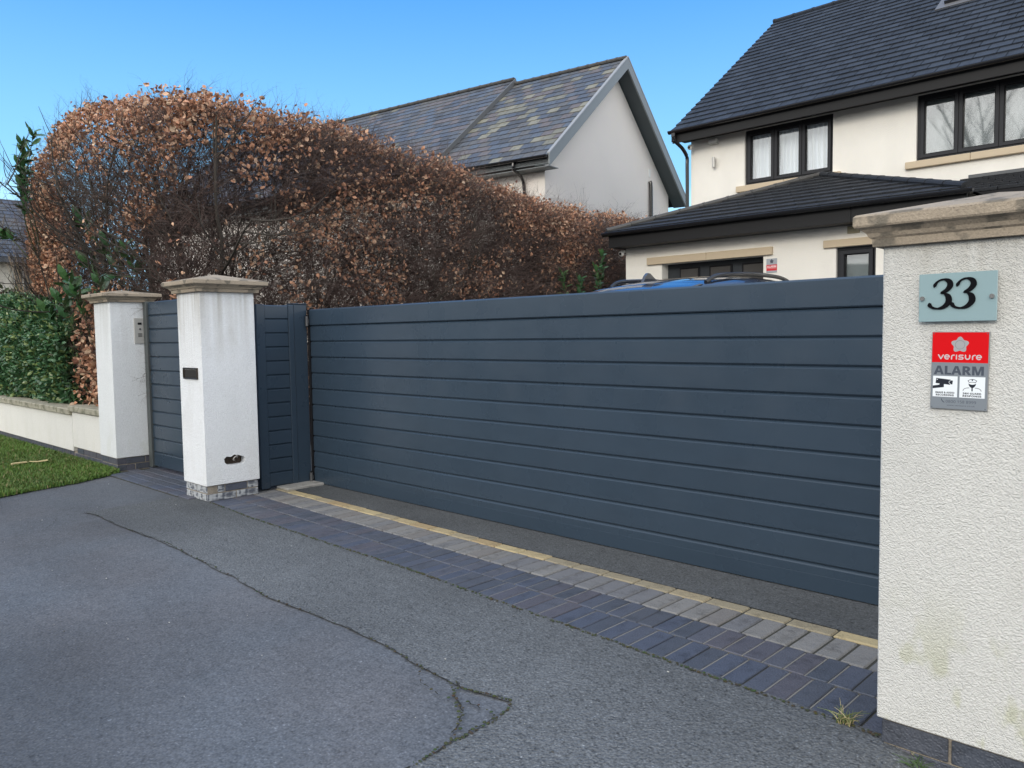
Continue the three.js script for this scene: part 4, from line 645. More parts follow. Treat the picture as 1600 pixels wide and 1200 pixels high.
    for (const z of [0.75, 3.55]) { const w = part('wheel', new THREE.TorusGeometry(0.27, 0.085, 12, 28).rotateY(Math.PI / 2).translate(s * 0.87, 0.345, -z), M(0.015, 0.015, 0.015, 0.9), t); part('rim', new THREE.CylinderGeometry(0.23, 0.23, 0.12, 24).rotateZ(Math.PI / 2).translate(s * 0.88, 0.345, -z), mSteel, w); }
  }
  part('rear_spoiler', smoothLoft([[0.16, 1.735, 0.015], [0.02, 1.70, 0.03], [-0.14, 1.655, 0.035], [-0.2, 1.64, 0.012]].map(([z, y, h]) => { const w = 0.60; return [[w, y], [w - 0.05, y + h * 0.8], [w * 0.5, y + h + 0.018], [0, y + h + 0.024], [-w * 0.5, y + h + 0.018], [-w + 0.05, y + h * 0.8], [-w, y], [-w * 0.5, y - 0.02], [0, y - 0.02], [w * 0.5, y - 0.02]].map(([x, q]) => [x, q, -z]); }), true), paint, t);
  part('rear_window', (() => { const out = []; for (let i = 0; i < 8; i++) quad(out, [mix(-0.62, 0.62, i / 8), 1.15, 0.07], [mix(-0.62, 0.62, (i + 1) / 8), 1.15, 0.07], [mix(-0.5, 0.5, (i + 1) / 8), 1.62, 0.005], [mix(-0.5, 0.5, i / 8), 1.62, 0.005]); return tris(out); })(), glass, t);
  part('roof_fin', prism([[-0.32, 1.80], [-0.10, 1.79], [-0.14, 1.845], [-0.18, 1.872], [-0.21, 1.868]], 'x', -0.015, 0.015), paint, t);
}
// ------------------------------------------------------------------ the neighbour's house (local frame: gable end at x = 0, ridge along -x)
{
  const t = thing('house', 'white rendered gabled house with mixed slate roof behind the brown hedge', 'house', [-12.26, 0, -12.74]); orig.delete(t); t.rotation.y = 8.88 * Math.PI / 180;
  const ey = 5.5, ap = 8.62, hz = 3.86, wz = 3.42, s = (ap - ey) / hz, wy = (z) => ap - s * Math.abs(z) - 0.27;
  part('wall', prism([[-wz, 0], [-wz, wy(wz)], [0, wy(0)], [wz, wy(wz)], [wz, 0]], 'x', -0.7, -0.4), mNeigh, t);
  for (const z of [wz - 0.28, -wz]) part('wall', box(-16.5, -0.701, 0, wy(wz), z, z + 0.28), mNeigh, t);
  part('wall', prism([[-wz, 0], [-wz, wy(wz)], [0, wy(0)], [wz, wy(wz)], [wz, 0]], 'x', -16.8, -16.501), mNeigh, t);
  const up = V(0, s, -1).normalize(), sl = Math.hypot(hz, ap - ey);
  const pick = (r, i, j) => { const q = r(); const p = fbm(i * 0.021 + 0.2, j * 0.037, 16, 2, 900); return q < 0.09 + 0.2 * Math.max(0, p - 0.45) * 4 ? (r() < 0.5 ? 4 : 5) : [0, 1, 2, 3, 6, 7][Math.floor(r() * 6)]; };
  const slab = (x0, x1, h, name) => part(name, prism([[hz - 0.02, ey - 0.03 + h], [0, ap - 0.02 + h], [-hz, ey - 0.03 + h], [-hz, ey - 0.18], [0, ap - 0.19], [hz - 0.02, ey - 0.18]], 'x', x0, x1), mBlack, t);
  const r1 = slab(-3.55, -0.03, 0, 'roof'), r2 = slab(-16.9, -3.56, 0.14, 'roof');
  tileRoof(r1, V(-3.53, ey, hz), V(1, 0, 0), up, [[0, -0.04], [3.51, -0.04], [3.51, sl], [0, sl]], sl / 19, 0.31, 0.016, mSlate, pick, 300, 66);
  tileRoof(r2, V(-16.9, ey + 0.14, hz), V(1, 0, 0), up, [[0, -0.04], [13.33, -0.04], [13.33, sl], [0, sl]], sl / 19, 0.31, 0.016, mSlate, (r, i, j) => (r() < 0.05 ? 4 : [0, 1, 3, 7, 2, 6][Math.floor(r() * 6)]), 280, 67, [5.5, 14]);
  ridgeRun(r1, V(-3.5, ap + 0.0, 0), V(-0.03, ap + 0.0, 0), 0.11, 0.3, mRidge); ridgeRun(r2, V(-16.9, ap + 0.14, 0), V(-3.58, ap + 0.14, 0), 0.11, 0.4, mRidge);
  part('verge_board', prism([[hz, ey + 0.02], [hz, ey + 0.17], [0, ap + 0.17], [0, ap + 0.02]], 'x', -3.556, -3.52), M(0.12, 0.125, 0.13, 0.6), r2);
  for (const d of [1, -1]) part('bargeboard', prism([[d * hz, ey + 0.012], [0, ap + 0.012], [0, ap - 0.27], [d * (hz - 0.02), ey - 0.25], [d * hz, ey - 0.2]], 'x', -0.029, 0.012), mBarge, t);
  for (const d of [1, -1]) part('verge_cap', prism([[d * hz, ey + 0.0125], [0, ap + 0.0125], [0, ap + 0.045], [d * hz, ey + 0.045]], 'x', -0.06, 0.02), M(0.28, 0.29, 0.3, 0.5), t);
  part('soffit', prism([[hz - 0.03, ey - 0.2], [0, ap - 0.22], [-hz + 0.03, ey - 0.2], [-hz + 0.03, ey - 0.215], [0, ap - 0.235], [hz - 0.03, ey - 0.215]], 'x', -0.41, -0.03), M(0.06, 0.075, 0.08, 0.6), t);
  part('fascia', [box(-16.9, -0.03, ey - 0.19, ey - 0.035, hz - 0.045, hz - 0.02), box(-16.9, -0.03, ey - 0.25, ey - 0.235, wz, hz - 0.046)], mBarge, t);
  part('gutter', gutterRun(-16.9, -0.02, ey - 0.02, hz + 0.045, 0.065), mGutter, t);
  part('downpipe', smoothTube([[-0.95, ey - 0.05, hz + 0.03], [-0.95, ey - 0.2, hz + 0.03], [-0.95, ey - 0.38, wz + 0.12], [-0.95, ey - 0.55, wz + 0.05], [-0.95, 0, wz + 0.05]], 0.036, 0.036, 40, 8), mGutter, t);
  part('wall_vent', [box(-0.402, -0.385, 5.95, 6.17, -2.17, -2.05, 0.004), box(-0.386, -0.382, 5.97, 6.02, -2.15, -2.07)], mWhitePl, t);
  part('vent_pipe', [smoothTube([[-0.34, 3, -2.09], [-0.34, 5.7, -2.09], [-0.35, 5.78, -2.09], [-0.37, 5.82, -2.09]], 0.05, 0.05, 20, 10)], mGutter, t);
}
// ------------------------------------------------------------------ a further house at the left edge
{
  const t = thing('house', 'pale distant house with a grey roof at the left edge behind the garden', 'house', [-31, 0, -2]);
  part('wall', wallWithHoles(-8, 1.5, 0, 4.35, 0, 0.3, []).rotateY(Math.PI / 2).translate(-30, 0, -2.5), M(0.66, 0.63, 0.55, 0.9, { map: tBrick }), t);
  for (const z of [-4.3, 5.2]) part('wall', box(-38, -30.3, 0, 4.3, z, z + 0.3), mNeigh, t);
  const roof = part('roof', prism([[-29.6, 4.25], [-33.5, 6.7], [-37.5, 4.25], [-37.5, 4.1], [-33.5, 6.5], [-29.6, 4.1]], 'z', -4.6, 6), mSlate[0], t);
  tileRoof(roof, V(-29.6, 4.26, 6), V(0, 0, -1), V(-3.9, 2.45, 0).normalize(), [[0, 0], [10.6, 0], [10.6, 4.6], [0, 4.6]], 0.3, 0.33, 0.02, mSlate, (r) => Math.floor(r() * 4), 0, 68);
  const w = part('window', [box(-29.995, -29.95, 2.9, 4.1, -3.55, -2.95, 0.01)], M(0.45, 0.45, 0.42, 0.6), t);
  for (const z of [-3.5, -3.23]) part('pane', box(-29.949, -29.94, 2.98, 4.02, z, z + 0.22), MP(0.05, 0.06, 0.065, 0.05, {}), w);
  part('sill', box(-30, -29.85, 2.78, 2.88, -3.65, -2.85, 0.01), mWhitePl, t);
}
// ------------------------------------------------------------------ planting: hedges, shrubs, bare trees
const Z0 = V(0, 1, 0);
function twigSpray(seed, n1, len) {                                    // a forked spray of bare twigs growing along +y, about `len` long
  const r = rngOf(seed), out = [], seg = (a, b, ra, rb) => { const d = b.clone().sub(a).normalize(), u = (Math.abs(d.y) < 0.9 ? V(0, 1, 0) : V(1, 0, 0)).cross(d).normalize(), w = d.clone().cross(u); const R = (p, q) => [0, 1, 2].map((k) => p.clone().addScaledVector(u, q * Math.cos(k * 2.094)).addScaledVector(w, q * Math.sin(k * 2.094)).toArray()), A = R(a, ra), B = R(b, rb); for (let k = 0; k < 3; k++) quad(out, A[k], A[(k + 1) % 3], B[(k + 1) % 3], B[k]); };
  const grow = (p, d, l, rad, depth) => {
    const k = depth === 0 ? 4 : 3; let q = p.clone(), dir = d.clone();
    for (let i = 0; i < k; i++) {
      dir.add(V((r() - 0.5) * 0.5, (r() - 0.45) * 0.35, (r() - 0.5) * 0.5)).normalize(); const e = q.clone().addScaledVector(dir, l / k), ra = rad * (1 - 0.75 * i / k), rb = rad * (1 - 0.75 * (i + 1) / k); seg(q, e, ra, rb);
      if (depth < 2 && (i > 0 || depth === 0)) for (let b = 0; b < (depth === 0 ? n1 : 1); b++) { const a = r() * 6.28, side = V(Math.cos(a), 0.25 + 0.4 * r(), Math.sin(a)).normalize(); grow(e, dir.clone().multiplyScalar(0.55).add(side).normalize(), l * (0.3 + 0.25 * r()), ra * 0.6, depth + 1); }
      q = e;
    }
  };
  grow(V(0, 0, 0), V(0, 1, 0), len, 0.0056, 0); return tris(out);
}
const sprays = [1, 2, 3, 4].map((k) => twigSpray(1000 + k, k % 2 ? 1 : 2, 0.55));
function leafGeo(l, w, fold, curl) {                                  // a folded, curled leaf of eight faces lying along +y
  const out = [], st = [[0, 0.06], [0.28, 0.85], [0.6, 0.95], [0.85, 0.5], [1, 0.03]], P = st.map(([t, q]) => { const a = curl * t, y = l * t * Math.cos(a), z = l * t * Math.sin(a); return [[-w / 2 * q, y, z + fold * w * q], [0, y, z], [w / 2 * q, y, z + fold * w * q]]; });
  for (let i = 1; i < P.length; i++) for (let k = 0; k < 2; k++) quad(out, P[i - 1][k], P[i - 1][k + 1], P[i][k + 1], P[i][k]);
  return tris(out);
}
function scatter(name, geos, mat, list, parent, sub = V(0, 0, 0)) {    // list of [x, y, z, dir, roll, scale, colour]
  const B = geos.map(() => []); list.forEach((e, i) => B[i % geos.length].push(e));
  const q = new THREE.Quaternion(), q2 = new THREE.Quaternion(), m = new THREE.Matrix4();
  B.forEach((L, k) => {
    if (!L.length) return;
    const im = new THREE.InstancedMesh(geos[k], mat, L.length);
    L.forEach(([x, y, z, d, roll, s, c], i) => { q.setFromUnitVectors(Z0, d); q2.setFromAxisAngle(Z0, roll); m.compose(V(x - sub.x, y - sub.y, z - sub.z), q.multiply(q2), V(s, s, s)); im.setMatrixAt(i, m); im.setColorAt(i, c); });
    im.name = name; im.userData.kind = 'stuff'; parent.add(shadow(im));
  });
}
const leafMat = (tr, rough) => MP(1, 1, 1, rough, { transmission: tr, thickness: 0 });
const rdir = (r) => { const z = 2 * r() - 1, a = r() * 6.283, s = Math.sqrt(1 - z * z); return V(s * Math.cos(a), z, s * Math.sin(a)); };
const col = (a, b, c) => new THREE.Color().setRGB(a, b, c);
{ // the tall beech hedge: one row along the front (facing the street), one row along the drive
  const t = thing('beech_hedge', 'tall brown winter beech hedge with dead leaves behind the pillars and gate', 'hedge', [-9.9, 0, -0.2]), sub = V(-9.9, 0, -0.2), r = rngOf(2024);
  const topF = (x) => lut([[-16.4, 3.0], [-16.1, 4.0], [-15.6, 4.75], [-14.9, 5.12], [-13.8, 5.28], [-12.4, 5.05], [-11.2, 4.78], [-9.9, 4.5]], x), topS = (z) => lut([[-9.8, 4.03], [-8.5, 4.0], [-6.8, 3.98], [-5.5, 4.2], [-4, 4.48], [-2.9, 4.6], [-2.1, 4.66], [-0.7, 4.66], [0.5, 4.6]], z);
  const twigs = [], leaves = [], whisk = [];
  const bump = (a, b, s) => fbm(a * 0.031 + 7, b * 0.031 + 3, 32, 3, s) - 0.5;
  const tw = (x, y, z, d, s, dark) => { const k = (dark ? 0.55 : 1) * (0.7 + 0.6 * r()), red = 0.4 + 0.6 * r(); twigs.push([x, y, z, d, r() * 6.28, s, col(0.10 * k * (0.8 + 0.4 * red), 0.074 * k, 0.064 * k)]); };  // inner twigs coloured darker, standing in for shade inside the hedge
  const lf = (x, y, z, n, s) => { if (z < 0.55) { const cap = (x > -10.9 ? Math.max(topS(z), x < -9.9 ? 0 : 0) : topF(x)) + 0.06; if (y > cap) y = cap - 0.2 * r(); } const k = 0.65 + 0.7 * r(), p = r(); const d = rdir(r).add(n.clone().multiplyScalar(0.15)).add(V(0, -0.45, 0)).normalize(); leaves.push([x, y, z, d, r() * 6.28, s * (0.55 + 0.55 * r()), p < 0.5 ? col(0.46 * k, 0.235 * k, 0.14 * k) : p < 0.8 ? col(0.56 * k, 0.35 * k, 0.23 * k) : p < 0.91 ? col(0.22 * k, 0.10 * k, 0.065 * k) : col(0.58 * k, 0.42 * k, 0.29 * k)]); };
  const clumpS = (z, y) => fbm(z * 0.045 + 2, y * 0.06, 32, 2, 61), clumpF = (x, y) => fbm(x * 0.045 + 9, y * 0.06, 32, 2, 71);
  // side row: outer face x = -9.45, thickness 1.3
  const faceS = (z, y) => { const T = topS(z), q = clamp((y - (T - 0.6)) / 0.6); return -9.45 + 0.28 * bump(z, y, 31) - 0.75 * q * q - 0.1 * clamp(1 - y); };
  for (let i = 0; i < 20500; i++) {
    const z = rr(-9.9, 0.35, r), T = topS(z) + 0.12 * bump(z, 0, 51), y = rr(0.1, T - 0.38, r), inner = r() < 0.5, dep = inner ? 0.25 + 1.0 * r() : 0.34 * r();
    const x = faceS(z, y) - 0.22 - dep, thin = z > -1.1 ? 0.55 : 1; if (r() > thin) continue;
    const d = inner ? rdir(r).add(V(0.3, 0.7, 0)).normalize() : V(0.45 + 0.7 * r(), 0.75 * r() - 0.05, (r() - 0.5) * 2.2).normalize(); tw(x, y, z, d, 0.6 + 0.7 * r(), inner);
  }
  for (let i = 0; i < 1700; i++) { const z = rr(-9.9, 0.35, r), x = rr(-10.75, -9.75, r), T = topS(z); tw(x, T - 0.36 - 0.3 * Math.abs(x + 10.2), z, V((r() - 0.5) * 1.1, 1, (r() - 0.5) * 1.1).normalize(), 0.4 + 0.3 * r(), false); }
  for (let i = 0; i < 90000 && leaves.length < 20000; i++) {
    const z = rr(-9.9, 0.35, r), T = topS(z), y = Math.pow(r(), 0.8) * T, c = clumpS(z, y), nearTop = sstep(0.9, 0.1, T - y), right = sstep(-4.8, -7, z);
    const p = 0.13 * sstep(0.54, 0.68, c) + 0.006 + 0.26 * nearTop * sstep(0.36, 0.6, c + 0.1) + 0.30 * right * sstep(0.35, 0.65, c) + 0.12 * sstep(0.6, 0.75, c) * sstep(2.4, 0.6, y); if (r() > p * 1.6) continue;
    const n = 2 + Math.floor(r() * r() * 13), sp = 0.12 + 0.02 * n; for (let q = 0; q < n; q++) lf(faceS(z, y) + 0.02 - 0.28 * r() * r() + (r() - 0.5) * 0.06, y + (r() + r() - 1) * sp, z + (r() + r() - 1) * sp, V(1, 0.2, 0), 1);
  }
  for (let i = 0; i < 1900; i++) { const z = rr(-9.9, 0.3, r), x = rr(-10.8, -9.75, r), T = topS(z); if (clumpS(z, x * 3) < 0.42) continue; lf(x, T - 0.05 - 0.25 * r() - 0.25 * Math.abs(x + 10.2) ** 2, z, V(0.2, 1, 0), 1); }
  const nSide = leaves.length;
  // front row: outer face z = 0.3, thickness 0.9, rounded at its left end
  const faceF = (x, y) => { const T = topF(x), q = clamp((y - (T - 0.7)) / 0.7), e = clamp((-15.2 - x) / 1.1); return 0.3 + 0.25 * bump(x, y, 41) - 0.45 * q * q - 0.6 * e * e - 0.12 * clamp(1 - y); };
  const endF = (y) => lut([[0, -14.9], [1.5, -15.2], [2.6, -15.9], [3.4, -16.3], [4.2, -16.1], [5.0, -15.2], [5.4, -14]], y);
  for (let i = 0; i < 7600; i++) {
    const x = rr(-16.3, -9.5, r), y = rr(0.1, topF(x) - 0.55, r); if (x < endF(y) + 0.2) continue; const inner = r() < 0.45, thin = 0.42 + 0.5 * sstep(-14.2, -15.3, x) + 0.35 * sstep(1.0, 0.35, topF(x) - y) + 0.3 * sstep(2.0, 0.8, y); if (r() > thin) continue;
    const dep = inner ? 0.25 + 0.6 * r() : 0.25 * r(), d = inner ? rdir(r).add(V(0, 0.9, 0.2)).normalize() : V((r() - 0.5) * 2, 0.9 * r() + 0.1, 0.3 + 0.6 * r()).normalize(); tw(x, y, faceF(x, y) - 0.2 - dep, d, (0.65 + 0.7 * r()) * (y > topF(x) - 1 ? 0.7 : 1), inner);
  }
  for (let i = 0; i < 150000 && leaves.length - nSide < 19000; i++) {
    const x = rr(-16.4, -9.5, r), y = Math.pow(r(), 0.75) * topF(x); if (x < endF(y)) continue; const T = topF(x), c = clumpF(x, y), nearTop = sstep(1.0, 0.15, T - y), left = sstep(-13.6, -15.3, x + 0.35 * (y - 3)), low = sstep(2.3, 1.2, y) * sstep(-12.5, -11, x);
    const p = 0.006 + 0.17 * sstep(0.54, 0.68, c) + 0.5 * nearTop * sstep(0.34, 0.56, c + 0.1) + 0.95 * left * sstep(4.4, 3.7, y) + 0.35 * left + 0.1 * low; if (r() > p) continue;
    const n = 2 + Math.floor(r() * r() * 10), sp = 0.10 + 0.018 * n; for (let q = 0; q < n; q++) lf(x + (r() + r() - 1) * sp, y + (r() + r() - 1) * sp, faceF(x, y) + 0.03 - 0.35 * r() * r(), V(0.25, 0.2, 1), 1.05);
  }
  // dead leaves hanging down to the wall between the laurel and the left pillar
  for (let i = 0; i < 1500; i++) { const y = 0.66 + 1.5 * r(), x = -11.55 + 1.35 * r() - 0.25 * (y - 0.6) * r(); lf(x, y, 0.62 + 0.36 * r() - 0.06 * y, V(0.2, 0, 1), 1.2); if (i % 6 === 0) tw(x, y, 0.55 + 0.2 * r(), V(r() - 0.5, 0.3, 0.6).normalize(), 0.5, false); }
  // fine shoots standing out of the top
  for (let i = 0; i < 150; i++) { const x = rr(-15.6, -9.6, r), z = rr(-0.5, 0.25, r); whisk.push([x, topF(x) - 0.1 - 0.15 * r(), z, V((r() - 0.5) * 0.8, 1, (r() - 0.5) * 0.8).normalize(), r() * 6, 0.35 + 0.4 * r() * r(), col(0.06, 0.055, 0.04)]); }
  for (let i = 0; i < 130; i++) { const z = rr(-9.5, 0.2, r), x = rr(-10.7, -9.9, r); whisk.push([x, topS(z) - 0.16 - 0.12 * r(), z, V((r() - 0.5) * 0.9, 1, (r() - 0.5) * 0.9).normalize(), r() * 6, 0.3 + 0.35 * r(), col(0.07, 0.055, 0.045)]); }
  scatter('twigs', sprays, M(1, 1, 1, 0.85), twigs, t, sub); scatter('shoots', [sprays[0], sprays[2]], M(1, 1, 1, 0.85), whisk, t, sub);
  scatter('dead_leaves', [leafGeo(0.075, 0.052, 0.32, 0.7), leafGeo(0.07, 0.048, 0.45, -1.0), leafGeo(0.08, 0.048, 0.2, 1.3), leafGeo(0.07, 0.055, 0.1, 0.3)], M(1, 1, 1, 0.65), leaves, t, sub);
  // trunks and main limbs
  const mBark = M(0.05, 0.042, 0.034, 0.9, { map: tBrick }), limb = (p, d, l, rad, g, depth, top) => { const pts = []; let q = p.clone(), e = d.clone(); for (let i = 0; i <= 6; i++) { pts.push(q.clone()); e.add(V((r() - 0.5) * 0.3, 0.08, (r() - 0.5) * 0.3)).normalize(); q = q.clone().addScaledVector(e, l / 6); } if (pts[6].y > top - 0.15) return; g.push(tube(pts, rad, rad * 0.45, 5)); if (depth) for (const i of [2, 3, 4, 5, 6]) limb(pts[i], e.clone().add(rdir(r).multiplyScalar(0.9)).normalize(), l * 0.5, rad * 0.5, g, depth - 1, top); };
  const trunk = (x, z, h, rad, top) => { const g = []; limb(V(x, 0, z), V((r() - 0.5) * 0.15, 1, (r() - 0.5) * 0.15).normalize(), h, rad, g, 3, top); part('trunk', g, mBark, t); };
  for (let z = -9.3; z < 0; z += 0.8) trunk(-10.2 + (r() - 0.5) * 0.2, z, 2.1, 0.035 + 0.02 * r(), topS(z));
  for (let x = -15.3; x < -9.9; x += 0.42) trunk(x, -0.2 + (r() - 0.5) * 0.15, 2.9, 0.03 + 0.02 * r(), topF(x));
}
// dense low laurel hedge behind the garden wall
{
  const t = thing('laurel_hedge', 'clipped evergreen hedge of small glossy leaves behind the low wall at the left', 'hedge', [-13.5, 0.1, 0.5]), sub = V(-13.5, 0.1, 0.5), r = rngOf(88), L = [], g = [];
  const top = (x) => 1.93 + 0.35 * sstep(-12.5, -16, x) + 0.3 * (fbm(x * 0.05 + 30, 0.2, 16, 3, 5) - 0.5);
  const face = (x, y) => 0.98 + 0.3 * (fbm(x * 0.06 + 20, y * 0.06, 32, 3, 7) - 0.5) - 0.4 * clamp((y - top(x) + 0.5) / 0.5) ** 2 - 0.15 * clamp((0.9 - y) / 0.5);
  for (let i = 0; i < 34000; i++) {
    const x = -11.85 - Math.pow(r(), 1.1) * 8, T = top(x), onTop = r() < 0.14, y = onTop ? T - 0.1 * r() : 0.62 + (T - 0.62) * r(), z = onTop ? face(x, T) - 0.7 * r() : face(x, y) - 0.4 * r() * r(); if (x > -12.1 + 0.3 * (fbm(y * 0.1, 0.3, 32, 2, 9)) && !onTop && r() < 0.3) continue;
    const k = 0.6 + 0.8 * r(), d = rdir(r).add(V(0.2, 0.45, 0.9)).normalize(); L.push([x, y, z, d, r() * 6.28, 0.6 + 0.6 * r(), r() < 0.2 ? col(0.17 * k, 0.23 * k, 0.08 * k) : col(0.06 * k, 0.14 * k, 0.062 * k)]);
  }
  scatter('foliage', [leafGeo(0.085, 0.04, 0.14, 0.25), leafGeo(0.07, 0.034, 0.2, -0.3), leafGeo(0.095, 0.042, 0.1, 0.5)], M(1, 1, 1, 0.3), L, t, sub);
  for (let i = 0; i < 60; i++) { const x = rr(-18, -12, r); g.push(tube([[x, 0.05, 0.5], [x + (r() - 0.5) * 0.3, 0.8, 0.5 + 0.2 * r()], [x + (r() - 0.5) * 0.6, 1.7, 0.55 + 0.3 * r()]], 0.02, 0.006, 5)); }
  part('stems', g, M(0.05, 0.045, 0.03, 0.9), t, { kind: 'stuff' });
  part('shaded_inner_foliage', (() => { const G = []; for (let i = 0; i < 1200; i++) { const x = rr(-19.5, -12.2, r), y = rr(0.5, 1.95, r), z = rr(0.1, 0.62, r), s = 0.14, a = rdir(r), b = rdir(r).cross(a).normalize(), c = a.clone().cross(b); const p = V(x, y, z), q = (u, v) => p.clone().addScaledVector(b, u * s).addScaledVector(c, v * s * 0.6).toArray(); const o = []; quad(o, q(-1, 0), q(0, -1), q(1, 0), q(0, 1)); G.push(tris(o)); } return G; })(), M(0.014, 0.026, 0.012, 0.8), t, { kind: 'stuff' });  // dark filler leaves; the shade deep in the hedge is in their colour
}
// cherry laurels with large leaves growing through the beech
const bigLeaf = leafGeo(0.19, 0.085, 0.14, 0.45), mBig = [[0.05, 0.13, 0.045], [0.04, 0.105, 0.045], [0.07, 0.15, 0.055]].map((c) => M(...c, 0.28));
function laurel(label, stems, n, seed, s = 1) {
  const r = rngOf(seed), b = stems[0][0], p0 = [b[0], b[1], b[2]], t = thing('cherry_laurel', label, 'shrub', p0), mSt = M(0.06, 0.075, 0.035, 0.8);
  stems.forEach((pts) => {
    part('stem', smoothTube(pts, 0.014, 0.005, 14, 6), mSt, t); const c = new THREE.CatmullRomCurve3(pts.map((p) => V(...p)));
    for (let i = 0; i < n; i++) {
      const p = c.getPoint(1 - 0.42 * Math.pow(i / n, 1.2)), a = i * 2.4, tg = c.getTangent(0.9), d = V(Math.cos(a), 0.25 + 0.25 * r(), Math.sin(a)).add(tg.multiplyScalar(0.5)).normalize(), m = shadow(new THREE.Mesh(bigLeaf, mBig[Math.floor(r() * 3)]));
      m.name = 'leaf'; m.position.set(p.x - p0[0], p.y - p0[1], p.z - p0[2]); m.quaternion.setFromUnitVectors(Z0, d); m.quaternion.multiply(new THREE.Quaternion().setFromAxisAngle(Z0, Math.PI * 0.5 + a * 0.3 + r())); m.scale.setScalar(s * (0.75 + 0.5 * r())); t.add(m);
    }
  });
}
laurel('large leaved laurel poking out of the upper left corner of the brown hedge', [[[-15.3, 2.5, 0.1], [-15.5, 3.8, 0.35], [-13.95, 4.75, 0.6]], [[-15.3, 2.5, 0.1], [-14.5, 3.7, 0.6], [-14.2, 4.3, 0.75]], [[-15.3, 2.5, 0.1], [-14.2, 3.9, 0.65], [-13.85, 4.55, 0.8]], [[-15.3, 2.5, 0.1], [-15.6, 3.2, 0.5], [-15.95, 3.4, 0.6]], [[-15.3, 2.5, 0.1], [-14.4, 3.4, 0.65], [-14.1, 3.95, 0.75]]], 30, 301, 0.9);
laurel('large leaved laurel between the low clipped hedge and the left pillar', [[[-11.6, 0.8, 0.55], [-11.75, 1.6, 0.8], [-11.85, 2.1, 0.95]], [[-11.6, 0.8, 0.55], [-11.3, 1.7, 0.8], [-11.25, 2.15, 0.95]], [[-11.6, 0.8, 0.55], [-12.1, 1.6, 0.85], [-12.3, 1.95, 1.0]], [[-11.6, 0.8, 0.55], [-11.0, 1.8, 0.7], [-10.8, 2.3, 0.8]], [[-11.6, 0.8, 0.55], [-11.5, 1.9, 0.8], [-11.55, 2.35, 0.95]]], 14, 302, 1.15);
laurel('green laurel leaves showing inside the brown hedge above the left pillar', [[[-11.2, 1.0, 0.0], [-11.5, 2.2, 0.2], [-11.8, 2.9, 0.35]], [[-11.2, 1.0, 0.0], [-11.0, 2.2, 0.2], [-11.0, 2.75, 0.4]], [[-11.2, 1.0, 0.0], [-12.1, 2.2, 0.2], [-12.5, 2.7, 0.4]], [[-11.2, 1.0, 0.0], [-12.2, 2.6, 0.15], [-12.9, 3.4, 0.35]]], 15, 303, 1.1);
laurel('dark evergreen shrub at the far end of the brown hedge beside the garage', [[[-9.2, 0.9, -7.0], [-9.15, 1.8, -6.9], [-9.1, 2.5, -6.8]], [[-9.2, 0.9, -7.0], [-9.3, 1.9, -6.7], [-9.25, 2.6, -6.5]], [[-9.2, 0.9, -7.0], [-9.0, 1.9, -7.2], [-8.95, 2.7, -7.1]], [[-9.2, 0.9, -7.0], [-9.1, 2.2, -7.4], [-9.05, 3.0, -7.4]]], 20, 304, 0.8);
// straw-coloured bare shrub behind the laurel hedge
{
  const r = rngOf(55), t = thing('bare_shrub', 'pale leafless shrub with arching stems above the clipped hedge at the left edge', 'shrub', [-15.6, 0.2, 0.1]), g = [];
  for (let i = 0; i < 40; i++) { const a = r() * 6.28, l = 0.5 + 1.1 * r(); g.push(smoothTube([[-15.6 + 0.2 * (r() - 0.5), 0.6, 0.1], [-15.6 + Math.cos(a) * l * 0.4, 1.8, 0.1 + Math.sin(a) * 0.2], [-15.6 + Math.cos(a) * l, 2.5 + 0.7 * r(), 0.1 + Math.sin(a) * 0.4]], 0.008, 0.003, 10, 4)); }
  part('stems', g, M(0.30, 0.23, 0.15, 0.8), t, { kind: 'stuff' });
}
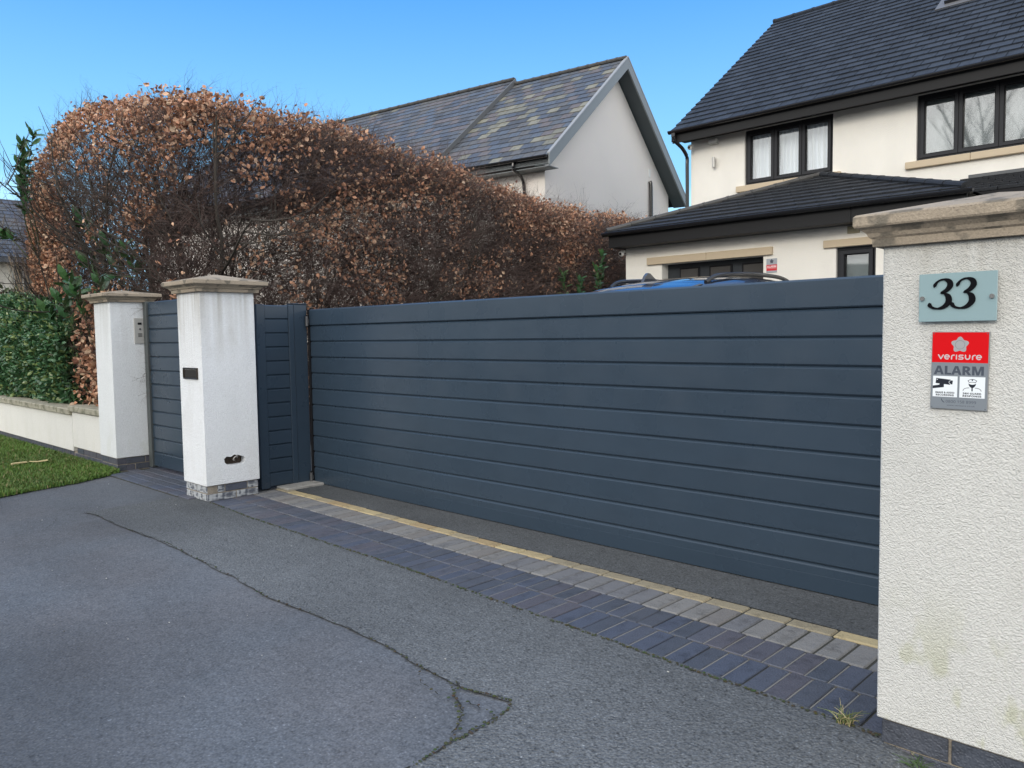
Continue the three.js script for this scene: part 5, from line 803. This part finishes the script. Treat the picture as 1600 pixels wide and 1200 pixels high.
// bare trees: a trunk with three orders of limbs
function bareTree(label, p, h, rad, seed, spread = 1, bark = [0.11, 0.095, 0.08]) {
  const r = rngOf(seed), t = thing('bare_tree', label, 'tree', p), trunk = [], limbs = [], fine = [];
  const grow = (q0, d0, l, ra, depth) => {
    const k = depth < 2 ? 7 : 4, pts = []; let q = q0.clone(), d = d0.clone();
    for (let i = 0; i <= k; i++) { pts.push(q.clone()); d.add(V((r() - 0.5) * 0.35, depth ? 0.10 : 0.02, (r() - 0.5) * 0.35)).normalize(); q = q.clone().addScaledVector(d, l / k); }
    (depth === 0 ? trunk : depth < 3 ? limbs : fine).push(tube(pts, ra, ra * (depth ? 0.3 : 0.35), depth === 0 ? 9 : depth < 3 ? 5 : 3));
    if (depth < 4) { const n = [11, 7, 5, 4][depth]; for (let i = 0; i < n; i++) { const f = (depth === 0 ? 0.28 : 0.2) + (depth === 0 ? 0.72 : 0.8) * (i + r() * 0.6) / n, b = pts[Math.min(k, Math.floor(f * k))], a = i * 2.4 + r() * 1.2, s = V(Math.cos(a) * spread, 0.55 + 0.4 * r(), Math.sin(a) * spread).normalize(); grow(b, d.clone().multiplyScalar(depth ? 0.5 : 0.25).add(s).normalize(), l * (depth === 0 ? 0.55 * (1.15 - 0.5 * f) : 0.5), Math.max(0.004, ra * (1 - 0.65 * f) * 0.5), depth + 1); } }
  };
  grow(V(...p), V(0, 1, 0), h * 0.72, rad, 0);
  const m = M(...bark, 0.9, { map: tBrick }); part('trunk', trunk, m, t); part('limbs', limbs, m, t, { kind: 'stuff' }); part('twigs', fine, M(bark[0] * 0.8, bark[1] * 0.75, bark[2] * 0.8, 0.9), t, { kind: 'stuff' });
}
bareTree('leafless tree beyond the garden at the left edge of the view', [-28.5, 0, -1.2], 8.5, 0.16, 21, 1.0, [0.16, 0.15, 0.14]);
bareTree('bare tree across the road, seen only as a reflection in the right upstairs window', [-7.2, -0.2, 16], 15, 0.22, 29, 0.9);
{ // dark clipped hedge in front of the far house
  const r = rngOf(66), t = thing('garden_hedge', 'low dark hedge in front of the distant house at the left edge', 'hedge', [-26, 0, -1]), L = [];
  for (let i = 0; i < 9000; i++) { const z = rr(-7, 5, r), y = 3.05 * Math.pow(r(), 0.6), k = 0.6 + 0.8 * r(); L.push([-26 + 0.5 * (r() - 0.3) - (y > 2.8 ? r() * 1.2 : 0), y, z, rdir(r).add(V(0.7, 0.3, 0)).normalize(), r() * 6, 1 + r(), r() < 0.35 ? col(0.12 * k, 0.07 * k, 0.05 * k) : col(0.05 * k, 0.07 * k, 0.03 * k)]); }
  scatter('foliage', [leafGeo(0.11, 0.06, 0.15, 0.3)], M(1, 1, 1, 0.6), L, t, V(-26, 0, -1));
}
renderer.render(scene, camera);
